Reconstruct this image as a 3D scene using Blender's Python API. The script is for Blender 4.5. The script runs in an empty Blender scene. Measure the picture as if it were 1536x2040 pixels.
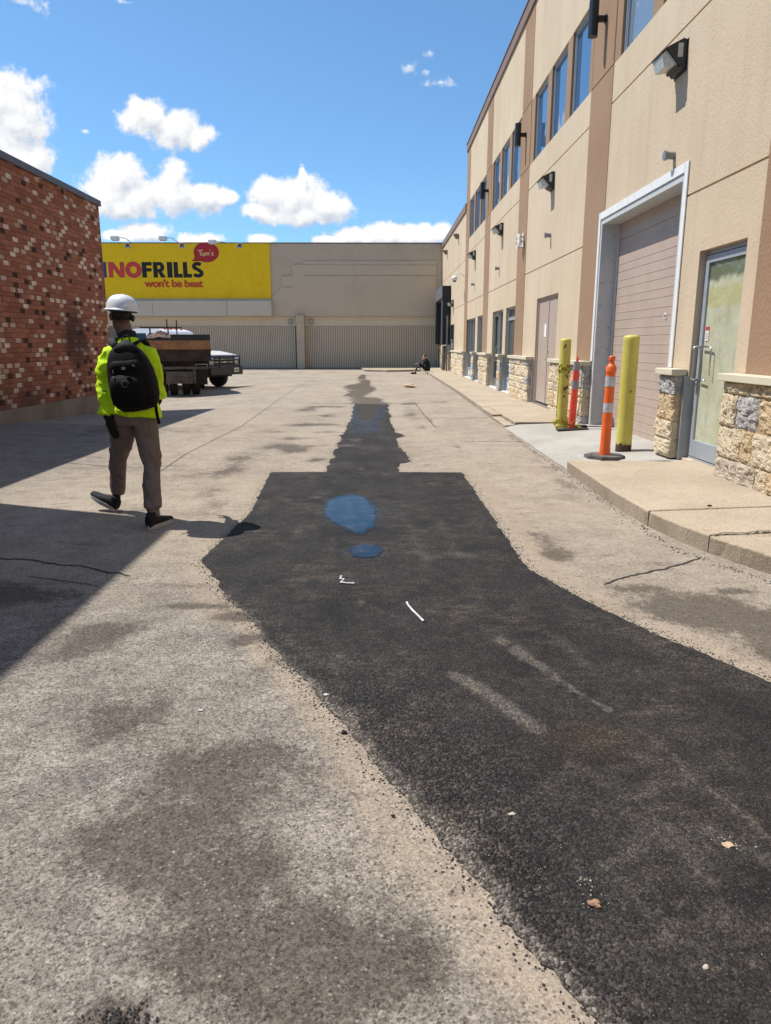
import bpy, bmesh, math, random
import numpy as np
from mathutils import Vector, Matrix, noise as mn
from mathutils.geometry import delaunay_2d_cdt, tessellate_polygon
R = math.radians
random.seed(7)
rng = np.random.default_rng(7)
scene = bpy.context.scene
COL = scene.collection

# ------------------------------------------------------------------ camera, sky, sun, exposure
CAMH = 1.46
cam_d = bpy.data.cameras.new('camera'); cam = bpy.data.objects.new('camera', cam_d); COL.objects.link(cam)
cam_d.sensor_fit = 'HORIZONTAL'; cam_d.sensor_width = 36; cam_d.lens = 36*1450/1536
cam_d.clip_start = 0.05; cam_d.clip_end = 3000
PITCH = math.atan(334/1450); YAW = math.atan(8/1450)
cam.location = (0, 0, CAMH); cam.rotation_euler = (math.pi/2-PITCH, 0, -YAW)
scene.camera = cam
scene.view_settings.view_transform = 'Standard'; scene.view_settings.look = 'None'
scene.view_settings.exposure = 0.50; scene.view_settings.gamma = 1
try: scene.view_settings.use_curve_mapping = False
except Exception: pass

SUNV = Vector((-.56, .20, 1)).normalized()          # towards the sun
sd = bpy.data.lights.new('sun', 'SUN'); sd.energy = 4.2; sd.angle = R(.53); sd.color = (1, .955, .88)
sun = bpy.data.objects.new('sun', sd); COL.objects.link(sun)
sun.rotation_euler = (-SUNV).to_track_quat('-Z', 'Y').to_euler(); sun.location = (-10, 4, 30)

world = bpy.data.worlds.new('World'); scene.world = world; world.use_nodes = True
SKYS = 0.115
def build_world():
    nt = world.node_tree; nt.nodes.clear(); N = nt.nodes.new; L = nt.links.new
    out = N('ShaderNodeOutputWorld'); bg = N('ShaderNodeBackground')
    sky = N('ShaderNodeTexSky'); sky.sky_type = 'NISHITA'; sky.sun_disc = False
    sky.sun_elevation = math.asin(SUNV.z); sky.sun_rotation = math.atan2(SUNV.x, SUNV.y)
    sky.air_density = 1.0; sky.dust_density = 0.25; sky.ozone_density = 2.2; sky.altitude = 200
    bg.inputs[1].default_value = SKYS
    # clouds: soft ellipses in direction space, broken up with fractal noise
    CL = [(-0.474,0.296,0.057,0.034),(-0.458,0.276,0.044,0.04),(-0.457,0.227,0.044,0.03),(-0.295,0.278,0.033,0.022),(-0.261,0.262,0.037,0.021),(-0.23,0.254,0.021,0.016),(-0.305,0.288,0.014,0.014),(-0.335,0.209,0.036,0.026),(-0.349,0.188,0.034,0.029),(-0.314,0.185,0.035,0.027),(-0.335,0.173,0.04,0.014),(-0.262,0.208,0.018,0.022),(-0.266,0.188,0.033,0.028),(-0.231,0.182,0.036,0.017),(-0.205,0.182,0.02,0.011),(-0.141,0.187,0.03,0.019),(-0.112,0.182,0.048,0.027),(-0.077,0.173,0.036,0.018),(-0.103,0.163,0.06,0.014),(-0.102,0.206,0.007,0.014),(-0.155,0.168,0.026,0.010),(-0.308,0.14,0.036,0.014),(-0.337,0.137,0.026,0.009),(-0.237,0.132,0.026,0.010),(-0.156,0.133,0.018,0.007),(-0.026,0.137,0.041,0.012),(0.007,0.14,0.041,0.014),(0.046,0.138,0.039,0.014),(0.078,0.142,0.02,0.012),(-0.058,0.131,0.026,0.006)]
    WI = [(0.056,0.348,0.010,0.009),(0.033,0.332,0.014,0.011),(0.072,0.316,0.026,0.009),(-0.41,0.398,0.017,0.016),(-0.431,0.405,0.03,0.007),(-0.31,0.405,0.017,0.004),(-0.375,0.262,0.008,0.005),(0.05,0.33,0.012,0.006)]
    g = bpy.data.node_groups.new('cloud_density', 'ShaderNodeTree')
    g.interface.new_socket('UV', in_out='INPUT', socket_type='NodeSocketVector')
    g.interface.new_socket('D', in_out='OUTPUT', socket_type='NodeSocketFloat')
    GN = g.nodes.new; GL = g.links.new
    gi = GN('NodeGroupInput'); go = GN('NodeGroupOutput')
    warp = GN('ShaderNodeTexNoise'); warp.noise_dimensions = '2D'; warp.inputs['Scale'].default_value = 26; warp.inputs['Detail'].default_value = 4
    GL(gi.outputs[0], warp.inputs['Vector'])
    sb = GN('ShaderNodeVectorMath'); sb.operation = 'MULTIPLY_ADD'; GL(warp.outputs['Color'], sb.inputs[0])
    sb.inputs[1].default_value = (.022,.016,0); 
    ad = GN('ShaderNodeVectorMath'); ad.operation = 'ADD'; GL(gi.outputs[0], ad.inputs[0]); ad.inputs[1].default_value = (-.011,-.008,0)
    GL(ad.outputs[0], sb.inputs[2])
    prev = None
    for lst, s in ((CL, 1.0), (WI, .45)):
        for (u, w, ru, rw) in lst:
            a = GN('ShaderNodeVectorMath'); a.operation = 'MULTIPLY_ADD'; GL(sb.outputs[0], a.inputs[0])
            a.inputs[1].default_value = (1/ru/1.12, 1/rw/1.12, 0); a.inputs[2].default_value = (-u/ru/1.12, -w/rw/1.12, 0)
            ln = GN('ShaderNodeVectorMath'); ln.operation = 'LENGTH'; GL(a.outputs[0], ln.inputs[0])
            m = GN('ShaderNodeMath'); m.operation = 'MULTIPLY_ADD'; GL(ln.outputs['Value'], m.inputs[0]); m.inputs[1].default_value = -s; m.inputs[2].default_value = s if s == 1 else s-.27
            if prev is None: prev = m.outputs[0]
            else:
                mx = GN('ShaderNodeMath'); mx.operation = 'SMOOTH_MAX'; GL(prev, mx.inputs[0]); GL(m.outputs[0], mx.inputs[1]); mx.inputs[2].default_value = .12
                prev = mx.outputs[0]
    GL(prev, go.inputs[0])
    tc = N('ShaderNodeTexCoord'); sx = N('ShaderNodeSeparateXYZ'); L(tc.outputs['Generated'], sx.inputs[0])
    def math_(op, a, b=None, c=None, clamp=False):
        m = N('ShaderNodeMath'); m.operation = op; m.use_clamp = clamp
        for i, v in enumerate((a, b, c)):
            if v is None: continue
            if isinstance(v, (int, float)): m.inputs[i].default_value = v
            else: L(v, m.inputs[i])
        return m.outputs[0]
    yy = math_('MAXIMUM', sx.outputs[1], .02)
    u = math_('DIVIDE', sx.outputs[0], yy); w = math_('DIVIDE', sx.outputs[2], yy)
    uv = N('ShaderNodeCombineXYZ'); L(u, uv.inputs[0]); L(w, uv.inputs[1])
    up = N('ShaderNodeVectorMath'); up.operation = 'ADD'; L(uv.outputs[0], up.inputs[0]); up.inputs[1].default_value = (-.006, .014, 0)
    g1 = N('ShaderNodeGroup'); g1.node_tree = g; L(uv.outputs[0], g1.inputs[0])
    g2 = N('ShaderNodeGroup'); g2.node_tree = g; L(up.outputs[0], g2.inputs[0])
    fb = N('ShaderNodeTexNoise'); fb.noise_dimensions = '2D'; fb.inputs['Scale'].default_value = 55; fb.inputs['Detail'].default_value = 9; fb.inputs['Roughness'].default_value = .62
    L(uv.outputs[0], fb.inputs['Vector'])
    fb2 = N('ShaderNodeTexNoise'); fb2.noise_dimensions = '2D'; fb2.inputs['Scale'].default_value = 55; fb2.inputs['Detail'].default_value = 9; fb2.inputs['Roughness'].default_value = .62
    L(up.outputs[0], fb2.inputs['Vector'])
    fl = math_('MULTIPLY_ADD', fb.outputs[0], .95, -.475)
    d = math_('ADD', g1.outputs[0], fl)
    mask = N('ShaderNodeMapRange'); mask.interpolation_type = 'SMOOTHSTEP'; L(d, mask.inputs[0])
    mask.inputs[1].default_value = -.12; mask.inputs[2].default_value = .36
    front = math_('GREATER_THAN', sx.outputs[1], .05)
    mk = math_('MULTIPLY', mask.outputs[0], front)
    # shading: brighter where the cloud thins out towards the sun
    dd = math_('SUBTRACT', g1.outputs[0], g2.outputs[0])
    df = math_('SUBTRACT', fb.outputs[0], fb2.outputs[0])
    s1 = math_('MULTIPLY_ADD', dd, 1.0, .74)
    s2 = math_('MULTIPLY_ADD', df, 1.0, s1, clamp=True)
    cr = N('ShaderNodeMix'); cr.data_type = 'RGBA'; L(s2, cr.inputs[0])
    k = .77/SKYS
    cr.inputs[6].default_value = (.52*k, .58*k, .68*k, 1); cr.inputs[7].default_value = (.95*k, .95*k, .95*k, 1)
    tint = N('ShaderNodeMix'); tint.data_type = 'RGBA'; tint.blend_type = 'MULTIPLY'; tint.inputs[0].default_value = 1
    L(sky.outputs[0], tint.inputs[6])
    tz = N('ShaderNodeMapRange'); L(sx.outputs[2], tz.inputs[0]); tz.inputs[1].default_value = .05; tz.inputs[2].default_value = .55
    tm = N('ShaderNodeMix'); tm.data_type = 'RGBA'; L(tz.outputs[0], tm.inputs[0]); tm.inputs[6].default_value = (.56, .82, 1.0, 1); tm.inputs[7].default_value = (.70, .90, .98, 1); L(tm.outputs[2], tint.inputs[7])
    mx = N('ShaderNodeMix'); mx.data_type = 'RGBA'; L(mk, mx.inputs[0]); L(tint.outputs[2], mx.inputs[6]); L(cr.outputs[2], mx.inputs[7])
    L(mx.outputs[2], bg.inputs[0]); L(bg.outputs[0], out.inputs[0])
    world.cycles.sampling_method = 'MANUAL'; world.cycles.sample_map_resolution = 1024
build_world()

# ------------------------------------------------------------------ material helpers
def lin(c):
    return tuple(((v/255)/12.92 if v/255 <= .04045 else ((v/255+.055)/1.055)**2.4) for v in c)
class NT:
    def __init__(s, name, rough=.8, color=(.5,.5,.5), spec=.5, metal=0):
        s.m = bpy.data.materials.new(name); s.m.use_nodes = True
        s.t = s.m.node_tree; s.b = s.t.nodes['Principled BSDF']
        s.b.inputs['Base Color'].default_value = (*color, 1); s.b.inputs['Roughness'].default_value = rough
        s.b.inputs['Specular IOR Level'].default_value = spec; s.b.inputs['Metallic'].default_value = metal
        s._c = None
    def n(s, t): return s.t.nodes.new(t)
    def l(s, a, b): s.t.links.new(a, b)
    def co(s, kind='Object'):
        if s._c is None: s._c = s.n('ShaderNodeTexCoord')
        return s._c.outputs[kind]
    def pos(s):
        g = s.n('ShaderNodeNewGeometry'); return g.outputs['Position']
    def noise(s, scale, detail=4, rough=.55, vec=None, stretch=None, out=0):
        v = vec if vec is not None else s.pos()
        if stretch:
            mp = s.n('ShaderNodeVectorMath'); mp.operation = 'MULTIPLY'; s.l(v, mp.inputs[0]); mp.inputs[1].default_value = stretch; v = mp.outputs[0]
        t = s.n('ShaderNodeTexNoise'); t.inputs['Scale'].default_value = scale; t.inputs['Detail'].default_value = detail
        t.inputs['Roughness'].default_value = rough; s.l(v, t.inputs['Vector']); return t.outputs[out]
    def vor(s, scale, feature='F1', out='Distance', vec=None, rand=1):
        t = s.n('ShaderNodeTexVoronoi'); t.feature = feature; t.inputs['Scale'].default_value = scale
        t.inputs['Randomness'].default_value = rand
        s.l(vec if vec is not None else s.pos(), t.inputs['Vector']); return t.outputs[out]
    def ma(s, op, a, b=None, c=None, clamp=False):
        m = s.n('ShaderNodeMath'); m.operation = op; m.use_clamp = clamp
        for i, v in enumerate((a, b, c)):
            if v is None: continue
            if isinstance(v, (int, float)): m.inputs[i].default_value = v
            else: s.l(v, m.inputs[i])
        return m.outputs[0]
    def mr(s, v, a, b, c=0, d=1, smooth=True):
        m = s.n('ShaderNodeMapRange'); m.interpolation_type = 'SMOOTHSTEP' if smooth else 'LINEAR'; s.l(v, m.inputs[0])
        for i, q in enumerate((a, b, c, d)): m.inputs[i+1].default_value = q
        return m.outputs[0]
    def mix(s, f, a, b, blend='MIX'):
        m = s.n('ShaderNodeMix'); m.data_type = 'RGBA'; m.blend_type = blend
        for i, v in ((0, f), (6, a), (7, b)):
            if isinstance(v, (int, float)): m.inputs[i].default_value = v
            elif isinstance(v, (tuple, list)): m.inputs[i].default_value = (*v[:3], 1)
            else: s.l(v, m.inputs[i])
        return m.outputs[2]
    def attr(s, name):
        a = s.n('ShaderNodeAttribute'); a.attribute_name = name; return a.outputs['Fac']
    def color(s, v): s.l(v, s.b.inputs['Base Color'])
    def rough(s, v): s.l(v, s.b.inputs['Roughness'])
    def bump(s, h, dist=.01, strength=1):
        b = s.n('ShaderNodeBump'); b.inputs['Distance'].default_value = dist; b.inputs['Strength'].default_value = strength
        s.l(h, b.inputs['Height']); s.l(b.outputs[0], s.b.inputs['Normal']); return b

def plain(name, rgb, rough=.6, metal=0, spec=.5, var=.12, scale=8, bump=0, bscale=60, dirt=None):
    """painted / plastic / metal surface with faint mottling"""
    t = NT(name, rough, rgb, spec, metal)
    nz = t.noise(scale, 5, .6, vec=t.co())
    f = t.mr(nz, .3, .7)
    c = t.mix(f, tuple(v*(1-var) for v in rgb), tuple(min(1, v*(1+var)) for v in rgb))
    if dirt:
        d = t.mr(t.noise(dirt[1], 6, .65, vec=t.co()), dirt[2], dirt[2]+.12)
        c = t.mix(d, c, dirt[0])
    t.color(c)
    if bump: t.bump(t.noise(bscale, 4, .6, vec=t.co()), bump)
    return t.m

M = {}
def stucco(name, a, b, sc=34, bd=.006, streak=.10):
    t = NT(name, .92, spec=.2)
    big = t.mr(t.noise(.7, 5, .6), .3, .7)
    st = t.mr(t.noise(2.2, 5, .7, stretch=(1, 1, .07)), .42, .8)
    fine = t.noise(sc*1.6, 3, .65)
    c = t.mix(big, a, b); c = t.mix(t.ma('MULTIPLY', st, streak), c, tuple(v*.6 for v in a))
    c = t.mix(t.mr(fine, .3, .75, 0, .22), c, tuple(v*.72 for v in a))
    t.color(c)
    h = t.ma('ADD', t.noise(sc, 3, .6, stretch=(1, 1, .6)), t.ma('MULTIPLY', t.noise(sc*3, 2, .5), .5))
    t.bump(h, bd*1.6); return t.m
M['beige'] = stucco('beige_stucco', (.57,.452,.318), (.625,.505,.365), bd=.0042, streak=.30)
M['brown'] = stucco('brown_stucco', (.315,.198,.122), (.355,.228,.145))
M['trim'] = plain('brown_metal_trim', (.21,.125,.078), .5, var=.1)
M['cap'] = stucco('cast_stone_cap', (.56,.51,.38), (.62,.57,.44), 60, .003)
M['frame'] = plain('grey_aluminium', (.34,.375,.41), .45, .2, var=.06)
M['jamb'] = plain('grey_jamb_panel', (.30,.315,.33), .55, .1, var=.06)
M['galv'] = plain('galvanised_jamb', (.50,.51,.51), .6, .0, var=.06)
M['white'] = plain('white_painted_metal', (.74,.74,.72), .45, var=.05, dirt=((.35,.3,.24), 3, .66))
M['garage'] = plain('taupe_steel', (.43,.335,.275), .5, var=.06, scale=2)
M['mandoor'] = plain('tan_door_paint', (.42,.33,.27), .5, var=.06, scale=2)
M['black'] = plain('black_metal', (.012,.012,.014), .4, var=.2)
M['blackmat'] = plain('black_rubber', (.022,.022,.024), .85, var=.3, bump=.002)
M['dockpad'] = plain('dock_pad_fabric', (.020,.021,.026), .8, var=.3)
M['dockhead'] = plain('dock_header_grey', (.12,.12,.13), .7, var=.25)
M['chrome'] = plain('brushed_steel', (.55,.55,.55), .28, 1, var=.05)
M['paper'] = plain('white_paper', (.72,.72,.70), .8, var=.05)
M['red'] = plain('red_ink', (.55,.03,.03), .6)
M['darkink'] = plain('dark_ink', (.04,.04,.05), .6)
M['ventgrey'] = plain('grey_pipe', (.22,.23,.23), .5, .3)
M['wood'] = plain('weathered_wood', (.17,.13,.095), .85, var=.4, scale=5, bump=.004)
def glassmat(name, base, rough=.03, ior=1.75, blinds=False):
    t = NT(name, rough, base); t.b.inputs['IOR'].default_value = ior
    if blinds:
        sx = t.n('ShaderNodeSeparateXYZ'); t.l(t.pos(), sx.inputs[0])
        f = t.ma('FRACT', t.ma('MULTIPLY', sx.outputs[2], 26))
        t.color(t.mix(t.mr(f, .25, .6), (.06,.10,.16), (.24,.30,.36)))
    wv = t.noise(.8, 2, .5); b = t.bump(wv, .012)
    return t.m
M['glass'] = glassmat('window_glass', (.05,.12,.24), ior=2.5)
M['glass_low'] = glassmat('dark_entry_glass', (.10,.105,.09), ior=1.5)
M['glass_blind'] = glassmat('glass_over_blinds', (.1,.14,.2), blinds=True)
def papered():
    t = NT('papered_door_glass', .12); t.b.inputs['IOR'].default_value = 1.5
    a = t.mr(t.noise(1.6, 5, .6), .3, .7); b = t.mr(t.noise(7, 4, .6, stretch=(1,1,.35)), .55, .62)
    c = t.mix(a, (.40,.40,.26), (.50,.51,.39)); c = t.mix(t.ma('MULTIPLY', b, .35), c, (.30,.32,.21))
    sx = t.n('ShaderNodeSeparateXYZ'); t.l(t.pos(), sx.inputs[0])
    z = t.ma('ADD', sx.outputs[2], t.ma('MULTIPLY', t.noise(3, 3), .22))
    c = t.mix(t.mr(z, 2.24, 2.30), c, (.13,.15,.10))
    c = t.mix(t.mr(t.ma('ABSOLUTE', t.ma('SUBTRACT', z, 2.08)), .10, .13, .6, 0), c, (.42,.40,.17))
    t.color(c); t.bump(t.noise(4, 4, .6), .02); return t.m
M['papered'] = papered()

def brickmat():
    t = NT('mixed_red_brick', .88, spec=.25)
    sx = t.n('ShaderNodeSeparateXYZ'); t.l(t.pos(), sx.inputs[0])
    bh, bw = .0885, .285
    zz = t.ma('DIVIDE', t.ma('SUBTRACT', sx.outputs[2], .335), bh); row = t.ma('FLOOR', zz)
    odd = t.ma('MULTIPLY', t.ma('MODULO', t.ma('ADD', row, 200), 2), .5)
    yy = t.ma('ADD', t.ma('DIVIDE', sx.outputs[1], bw), odd); colm = t.ma('FLOOR', yy)
    cv = t.n('ShaderNodeCombineXYZ'); t.l(row, cv.inputs[0]); t.l(colm, cv.inputs[1])
    wn = t.n('ShaderNodeTexWhiteNoise'); wn.noise_dimensions = '3D'; t.l(cv.outputs[0], wn.inputs[0])
    sc = t.n('ShaderNodeSeparateColor'); t.l(wn.outputs['Color'], sc.inputs[0])
    v = sc.outputs[0]; v2 = sc.outputs[1]
    red = t.mix(v2, (.27,.095,.055), (.42,.170,.100))
    pale = t.mix(v2, (.50,.33,.24), (.82,.71,.58)); dark = t.mix(v2, (.018,.012,.011), (.06,.03,.022))
    # half-brick headers for the odd ones
    c = t.mix(t.mr(v, .665, .666), red, pale); c = t.mix(t.mr(v, .92, .921), c, dark)
    fz = t.ma('FRACT', zz); fy = t.ma('FRACT', yy)
    # pale and dark bricks are headers: half length, the other half stays red
    hdr = t.ma('MULTIPLY', t.mr(v, .665, .666), t.mr(fy, .66, .68))
    c = t.mix(hdr, c, red)
    c = t.mix(t.mr(t.noise(22, 5, .65), .35, .75, 0, .5), c, (.16,.055,.032))
    m1 = t.ma('MINIMUM', t.mr(fz, 0, .09), t.mr(fz, 1, .91)); m2 = t.ma('MINIMUM', t.mr(fy, 0, .035), t.mr(fy, 1, .965))
    mm = t.ma('MINIMUM', m1, m2)
    c = t.mix(mm, (.17,.095,.065), c)
    # soot on the wall
    vv = t.n('ShaderNodeVectorMath'); vv.operation = 'DISTANCE'; t.l(t.pos(), vv.inputs[0]); vv.inputs[1].default_value = (-6.6, 16.2, 1.55)
    s = t.ma('MULTIPLY', t.mr(t.ma('ADD', vv.outputs['Value'], t.noise(2.2, 5, .7)), .75, 1.35, 1, 0), .75)
    c = t.mix(s, c, (.03,.02,.02))
    low = t.ma('ADD', sx.outputs[2], t.ma('MULTIPLY', t.noise(1.1, 4, .6), 1.6))
    c = t.mix(t.ma('MULTIPLY', t.mr(low, 1.0, 1.9, .65, 0), t.mr(sx.outputs[1], 13.8, 14.8, 1, .2)), c, (.035,.025,.022))
    t.color(c)
    t.bump(t.ma('ADD', mm, t.ma('MULTIPLY', t.noise(60, 3), .25)), .008); return t.m
M['brick'] = brickmat()
def concrete(name, a, b, sp=(.1,.09,.08), stain=.25, bump=.004, sc=1.2):
    t = NT(name, .9, spec=.25)
    f = t.mr(t.noise(sc, 6, .65), .3, .72); c = t.mix(f, a, b)
    c = t.mix(t.ma('MULTIPLY', t.mr(t.noise(3.5, 6, .7), .55, .75), stain), c, sp)
    c = t.mix(t.mr(t.noise(120, 3, .7), .58, .75, 0, .35), c, tuple(v*.55 for v in a))
    c = t.mix(t.mr(t.noise(170, 2, .6), .62, .75, 0, .3), c, tuple(min(1, v*1.35) for v in b))
    sl = t.mr(t.noise(5, 7, .8, stretch=(.35, 1.6, 1)), .60, .72); c = t.mix(t.ma('MULTIPLY', sl, .35), c, tuple(v*.5 for v in a))
    cv = t.n('ShaderNodeSeparateColor'); t.l(t.vor(200, out='Color'), cv.inputs[0]); mm = t.n('ShaderNodeVectorMath'); mm.operation = 'SCALE'; t.l(c, mm.inputs[0]); t.l(t.ma('MULTIPLY_ADD', cv.outputs[0], .5, .75), mm.inputs['Scale']); c = mm.outputs[0]
    dk_ = t.ma('MULTIPLY', t.mr(cv.outputs[1], .968, .98), .8); c = t.mix(dk_, c, (.05,.04,.035))
    t.color(c); t.bump(t.ma('ADD', t.noise(70, 4, .7), t.ma('MULTIPLY', t.noise(9, 6, .75), 1.5)), bump*1.5); return t.m
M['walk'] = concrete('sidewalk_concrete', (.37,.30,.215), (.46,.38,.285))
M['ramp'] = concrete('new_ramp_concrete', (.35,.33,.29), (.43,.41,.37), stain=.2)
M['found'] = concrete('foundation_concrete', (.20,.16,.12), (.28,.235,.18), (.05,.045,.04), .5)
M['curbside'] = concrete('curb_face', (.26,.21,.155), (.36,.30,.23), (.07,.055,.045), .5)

def stone_mat():
    t = NT('split_face_stone', .92, spec=.2)
    tone = t.attr('tone')
    n1 = t.mr(t.noise(11, 6, .75), .34, .66)
    cream = t.mix(n1, (.72,.57,.38), (.88,.77,.58)); tan = t.mix(n1, (.66,.48,.28), (.84,.67,.45)); grey = t.mix(n1, (.38,.37,.37), (.68,.66,.64))
    c = t.mix(t.mr(tone, .6, .62), cream, tan); c = t.mix(t.mr(tone, .80, .81), c, grey)
    c = t.mix(t.mr(t.noise(4.5, 5, .7), .57, .70, 0, .5), c, (.52,.33,.14))
    c = t.mix(t.mr(t.noise(75, 5, .8), .54, .70, 0, .55), c, (.20,.14,.085))
    cv = t.n('ShaderNodeSeparateColor'); t.l(t.vor(150, out='Color'), cv.inputs[0]); mm = t.n('ShaderNodeVectorMath'); mm.operation = 'SCALE'; t.l(c, mm.inputs[0]); t.l(t.ma('MULTIPLY_ADD', cv.outputs[0], .5, .75), mm.inputs['Scale'])
    t.color(mm.outputs[0]); t.bump(t.ma('ADD', t.noise(45, 6, .8), t.ma('MULTIPLY', t.vor(60), -.5)), .035); return t.m
M['stone'] = stone_mat()
M['mortar'] = plain('stone_mortar', (.34,.25,.14), .95)

def cells(t, scale, lo, hi, power=1.0):
    """per-stone brightness: each voronoi cell gets its own grey"""
    sc = t.n('ShaderNodeSeparateColor'); t.l(t.vor(scale, out='Color'), sc.inputs[0])
    v = sc.outputs[0] if power == 1 else t.ma('POWER', sc.outputs[0], power)
    return t.ma('MULTIPLY_ADD', v, hi-lo, lo), sc
def scaled(t, c, f):
    m = t.n('ShaderNodeVectorMath'); m.operation = 'SCALE'; t.l(c, m.inputs[0]); t.l(f, m.inputs['Scale']); return m.outputs[0]
def pavement():
    t = NT('old_pavement', .86, spec=.35)
    stain, pale, wet, worn = (t.attr(a) for a in ('stain', 'pale', 'wet', 'worn'))
    big = t.mr(t.noise(.55, 6, .62), .32, .68); mid = t.mr(t.noise(3.5, 7, .72), .34, .66); sm = t.mr(t.noise(16, 6, .75), .34, .66)
    a = t.mix(big, (.27,.218,.165), (.39,.328,.258)); a = t.mix(t.ma('MULTIPLY', mid, .6), a, (.485,.42,.338)); a = t.mix(t.ma('MULTIPLY', sm, .5), a, (.20,.162,.125)); lg = t.mr(t.noise(1.1, 8, .8, stretch=(.8, 1.2, 1)), .50, .68); a = t.mix(t.ma('MULTIPLY', lg, .45), a, (.17,.135,.105))
    g = t.mix(mid, (.145,.127,.108), (.275,.245,.21)); g = t.mix(t.ma('MULTIPLY', sm, .45), g, (.32,.285,.245)); g = t.mix(t.mr(t.noise(1.6, 6, .7), .5, .68, 0, .45), g, (.125,.115,.115))
    c = t.mix(worn, a, g)
    hue = t.mr(t.noise(.8, 7, .75, stretch=(1.2, .6, 1)), .40, .62); c = t.mix(t.ma('MULTIPLY', hue, .30), c, t.mix(worn, (.47,.39,.29), (.12,.098,.080)))
    # tan dust by the new asphalt
    pf = t.mr(t.ma('ADD', pale, t.ma('ADD', t.ma('MULTIPLY_ADD', t.noise(6, 7, .75), 1.1, -.55), t.ma('MULTIPLY_ADD', t.noise(70, 4, .8), .5, -.25))), .35, .80)
    c = t.mix(t.ma('MULTIPLY', pf, .60), c, (.355,.285,.215))
    # stains and scuffs
    sn = t.ma('ADD', t.ma('MULTIPLY', t.noise(2.6, 8, .8, stretch=(1.1, .7, 1)), .75), t.ma('MULTIPLY', t.noise(21, 8, .85), .55))
    sf = t.mr(t.ma('ADD', t.ma('MULTIPLY', stain, .34), sn), .70, .86)
    soft = t.ma('MULTIPLY', t.mr(t.ma('ADD', stain, t.ma('MULTIPLY_ADD', t.noise(5, 6, .8), 1.2, -.6)), .1, 1.0), t.mr(t.noise(17, 8, .85, stretch=(1.2, .7, 1)), .38, .60, .06, .42))
    c = t.mix(t.ma('MAXIMUM', t.ma('MULTIPLY', sf, t.ma('MULTIPLY_ADD', t.mr(stain, .05, .5), .62, .16)), soft), c, (.062,.048,.038))
    scuff = t.ma('MULTIPLY', t.mr(t.noise(7, 8, .85, stretch=(.6, 1.4, 1)), .52, .64), t.mr(t.noise(.9, 5, .7), .40, .55))
    c = t.mix(t.ma('MULTIPLY', scuff, .65), c, (.085,.072,.06))
    wsc = t.ma('MULTIPLY', t.mr(t.noise(9, 7, .8), .60, .70), t.mr(t.noise(1.3, 4, .7), .5, .65)); c = t.mix(t.ma('MULTIPLY', wsc, .5), c, (.56,.51,.44))
    wf = t.mr(t.ma('ADD', wet, t.ma('MULTIPLY_ADD', t.noise(3.2, 8, .85, stretch=(1, .5, 1)), 1.7, -.85)), .40, .62)
    c = t.mix(t.ma('MULTIPLY', wf, .72), c, (.095,.073,.054))
    # aggregate mosaic, in proportion to how worn the surface is
    k1, s1 = cells(t, 165, -.5, .5); k2, s2 = cells(t, 88, -.5, .5); k3, s3 = cells(t, 330, -.5, .5)
    amt = t.ma('MULTIPLY', t.ma('MULTIPLY_ADD', worn, .62, .34), t.ma('MULTIPLY_ADD', pf, -.4, 1))
    f = t.ma('ADD', t.ma('ADD', t.ma('MULTIPLY', k1, .85), t.ma('MULTIPLY', k2, .55)), t.ma('MULTIPLY', k3, .6))
    c = scaled(t, c, t.ma('MULTIPLY_ADD', f, amt, 1.0))
    chips = t.ma('MULTIPLY', t.mr(s2.outputs[1], .90, .93), t.mr(t.vor(88), .22, .5, 1, 0)); c = t.mix(t.ma('MULTIPLY', chips, t.ma('MULTIPLY_ADD', worn, .28, .12)), c, (.48,.43,.36))
    pits = t.ma('MULTIPLY', t.mr(s2.outputs[2], .90, .93), t.mr(t.vor(88), .22, .5, 1, 0)); c = t.mix(t.ma('MULTIPLY', pits, .7), c, (.045,.04,.036))
    s4 = t.n('ShaderNodeSeparateColor'); t.l(t.vor(26, out='Color'), s4.inputs[0]); d4 = t.ma('ADD', t.vor(26), t.ma('MULTIPLY', t.noise(60, 3, .7), .25))
    c = t.mix(t.ma('MULTIPLY', t.mr(s4.outputs[0], .955, .965), t.mr(d4, .20, .27, .7, 0)), c, (.46,.41,.33))
    c = t.mix(t.ma('MULTIPLY', t.mr(s4.outputs[1], .93, .94), t.mr(d4, .22, .28, 1, 0)), c, (.04,.037,.035))
    t.color(c)
    t.rough(t.mix(wf, (.86,)*3, (.16,)*3))
    h = t.ma('ADD', t.ma('MULTIPLY', k1, .55), t.ma('ADD', t.ma('MULTIPLY', t.vor(88), -.4), t.ma('MULTIPLY', t.noise(14, 6, .8), .9)))
    h = t.ma('MULTIPLY', h, t.ma('SUBTRACT', 1, t.ma('MULTIPLY', wf, .95)))
    t.bump(h, .0055); return t.m
M['pave'] = pavement()

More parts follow.
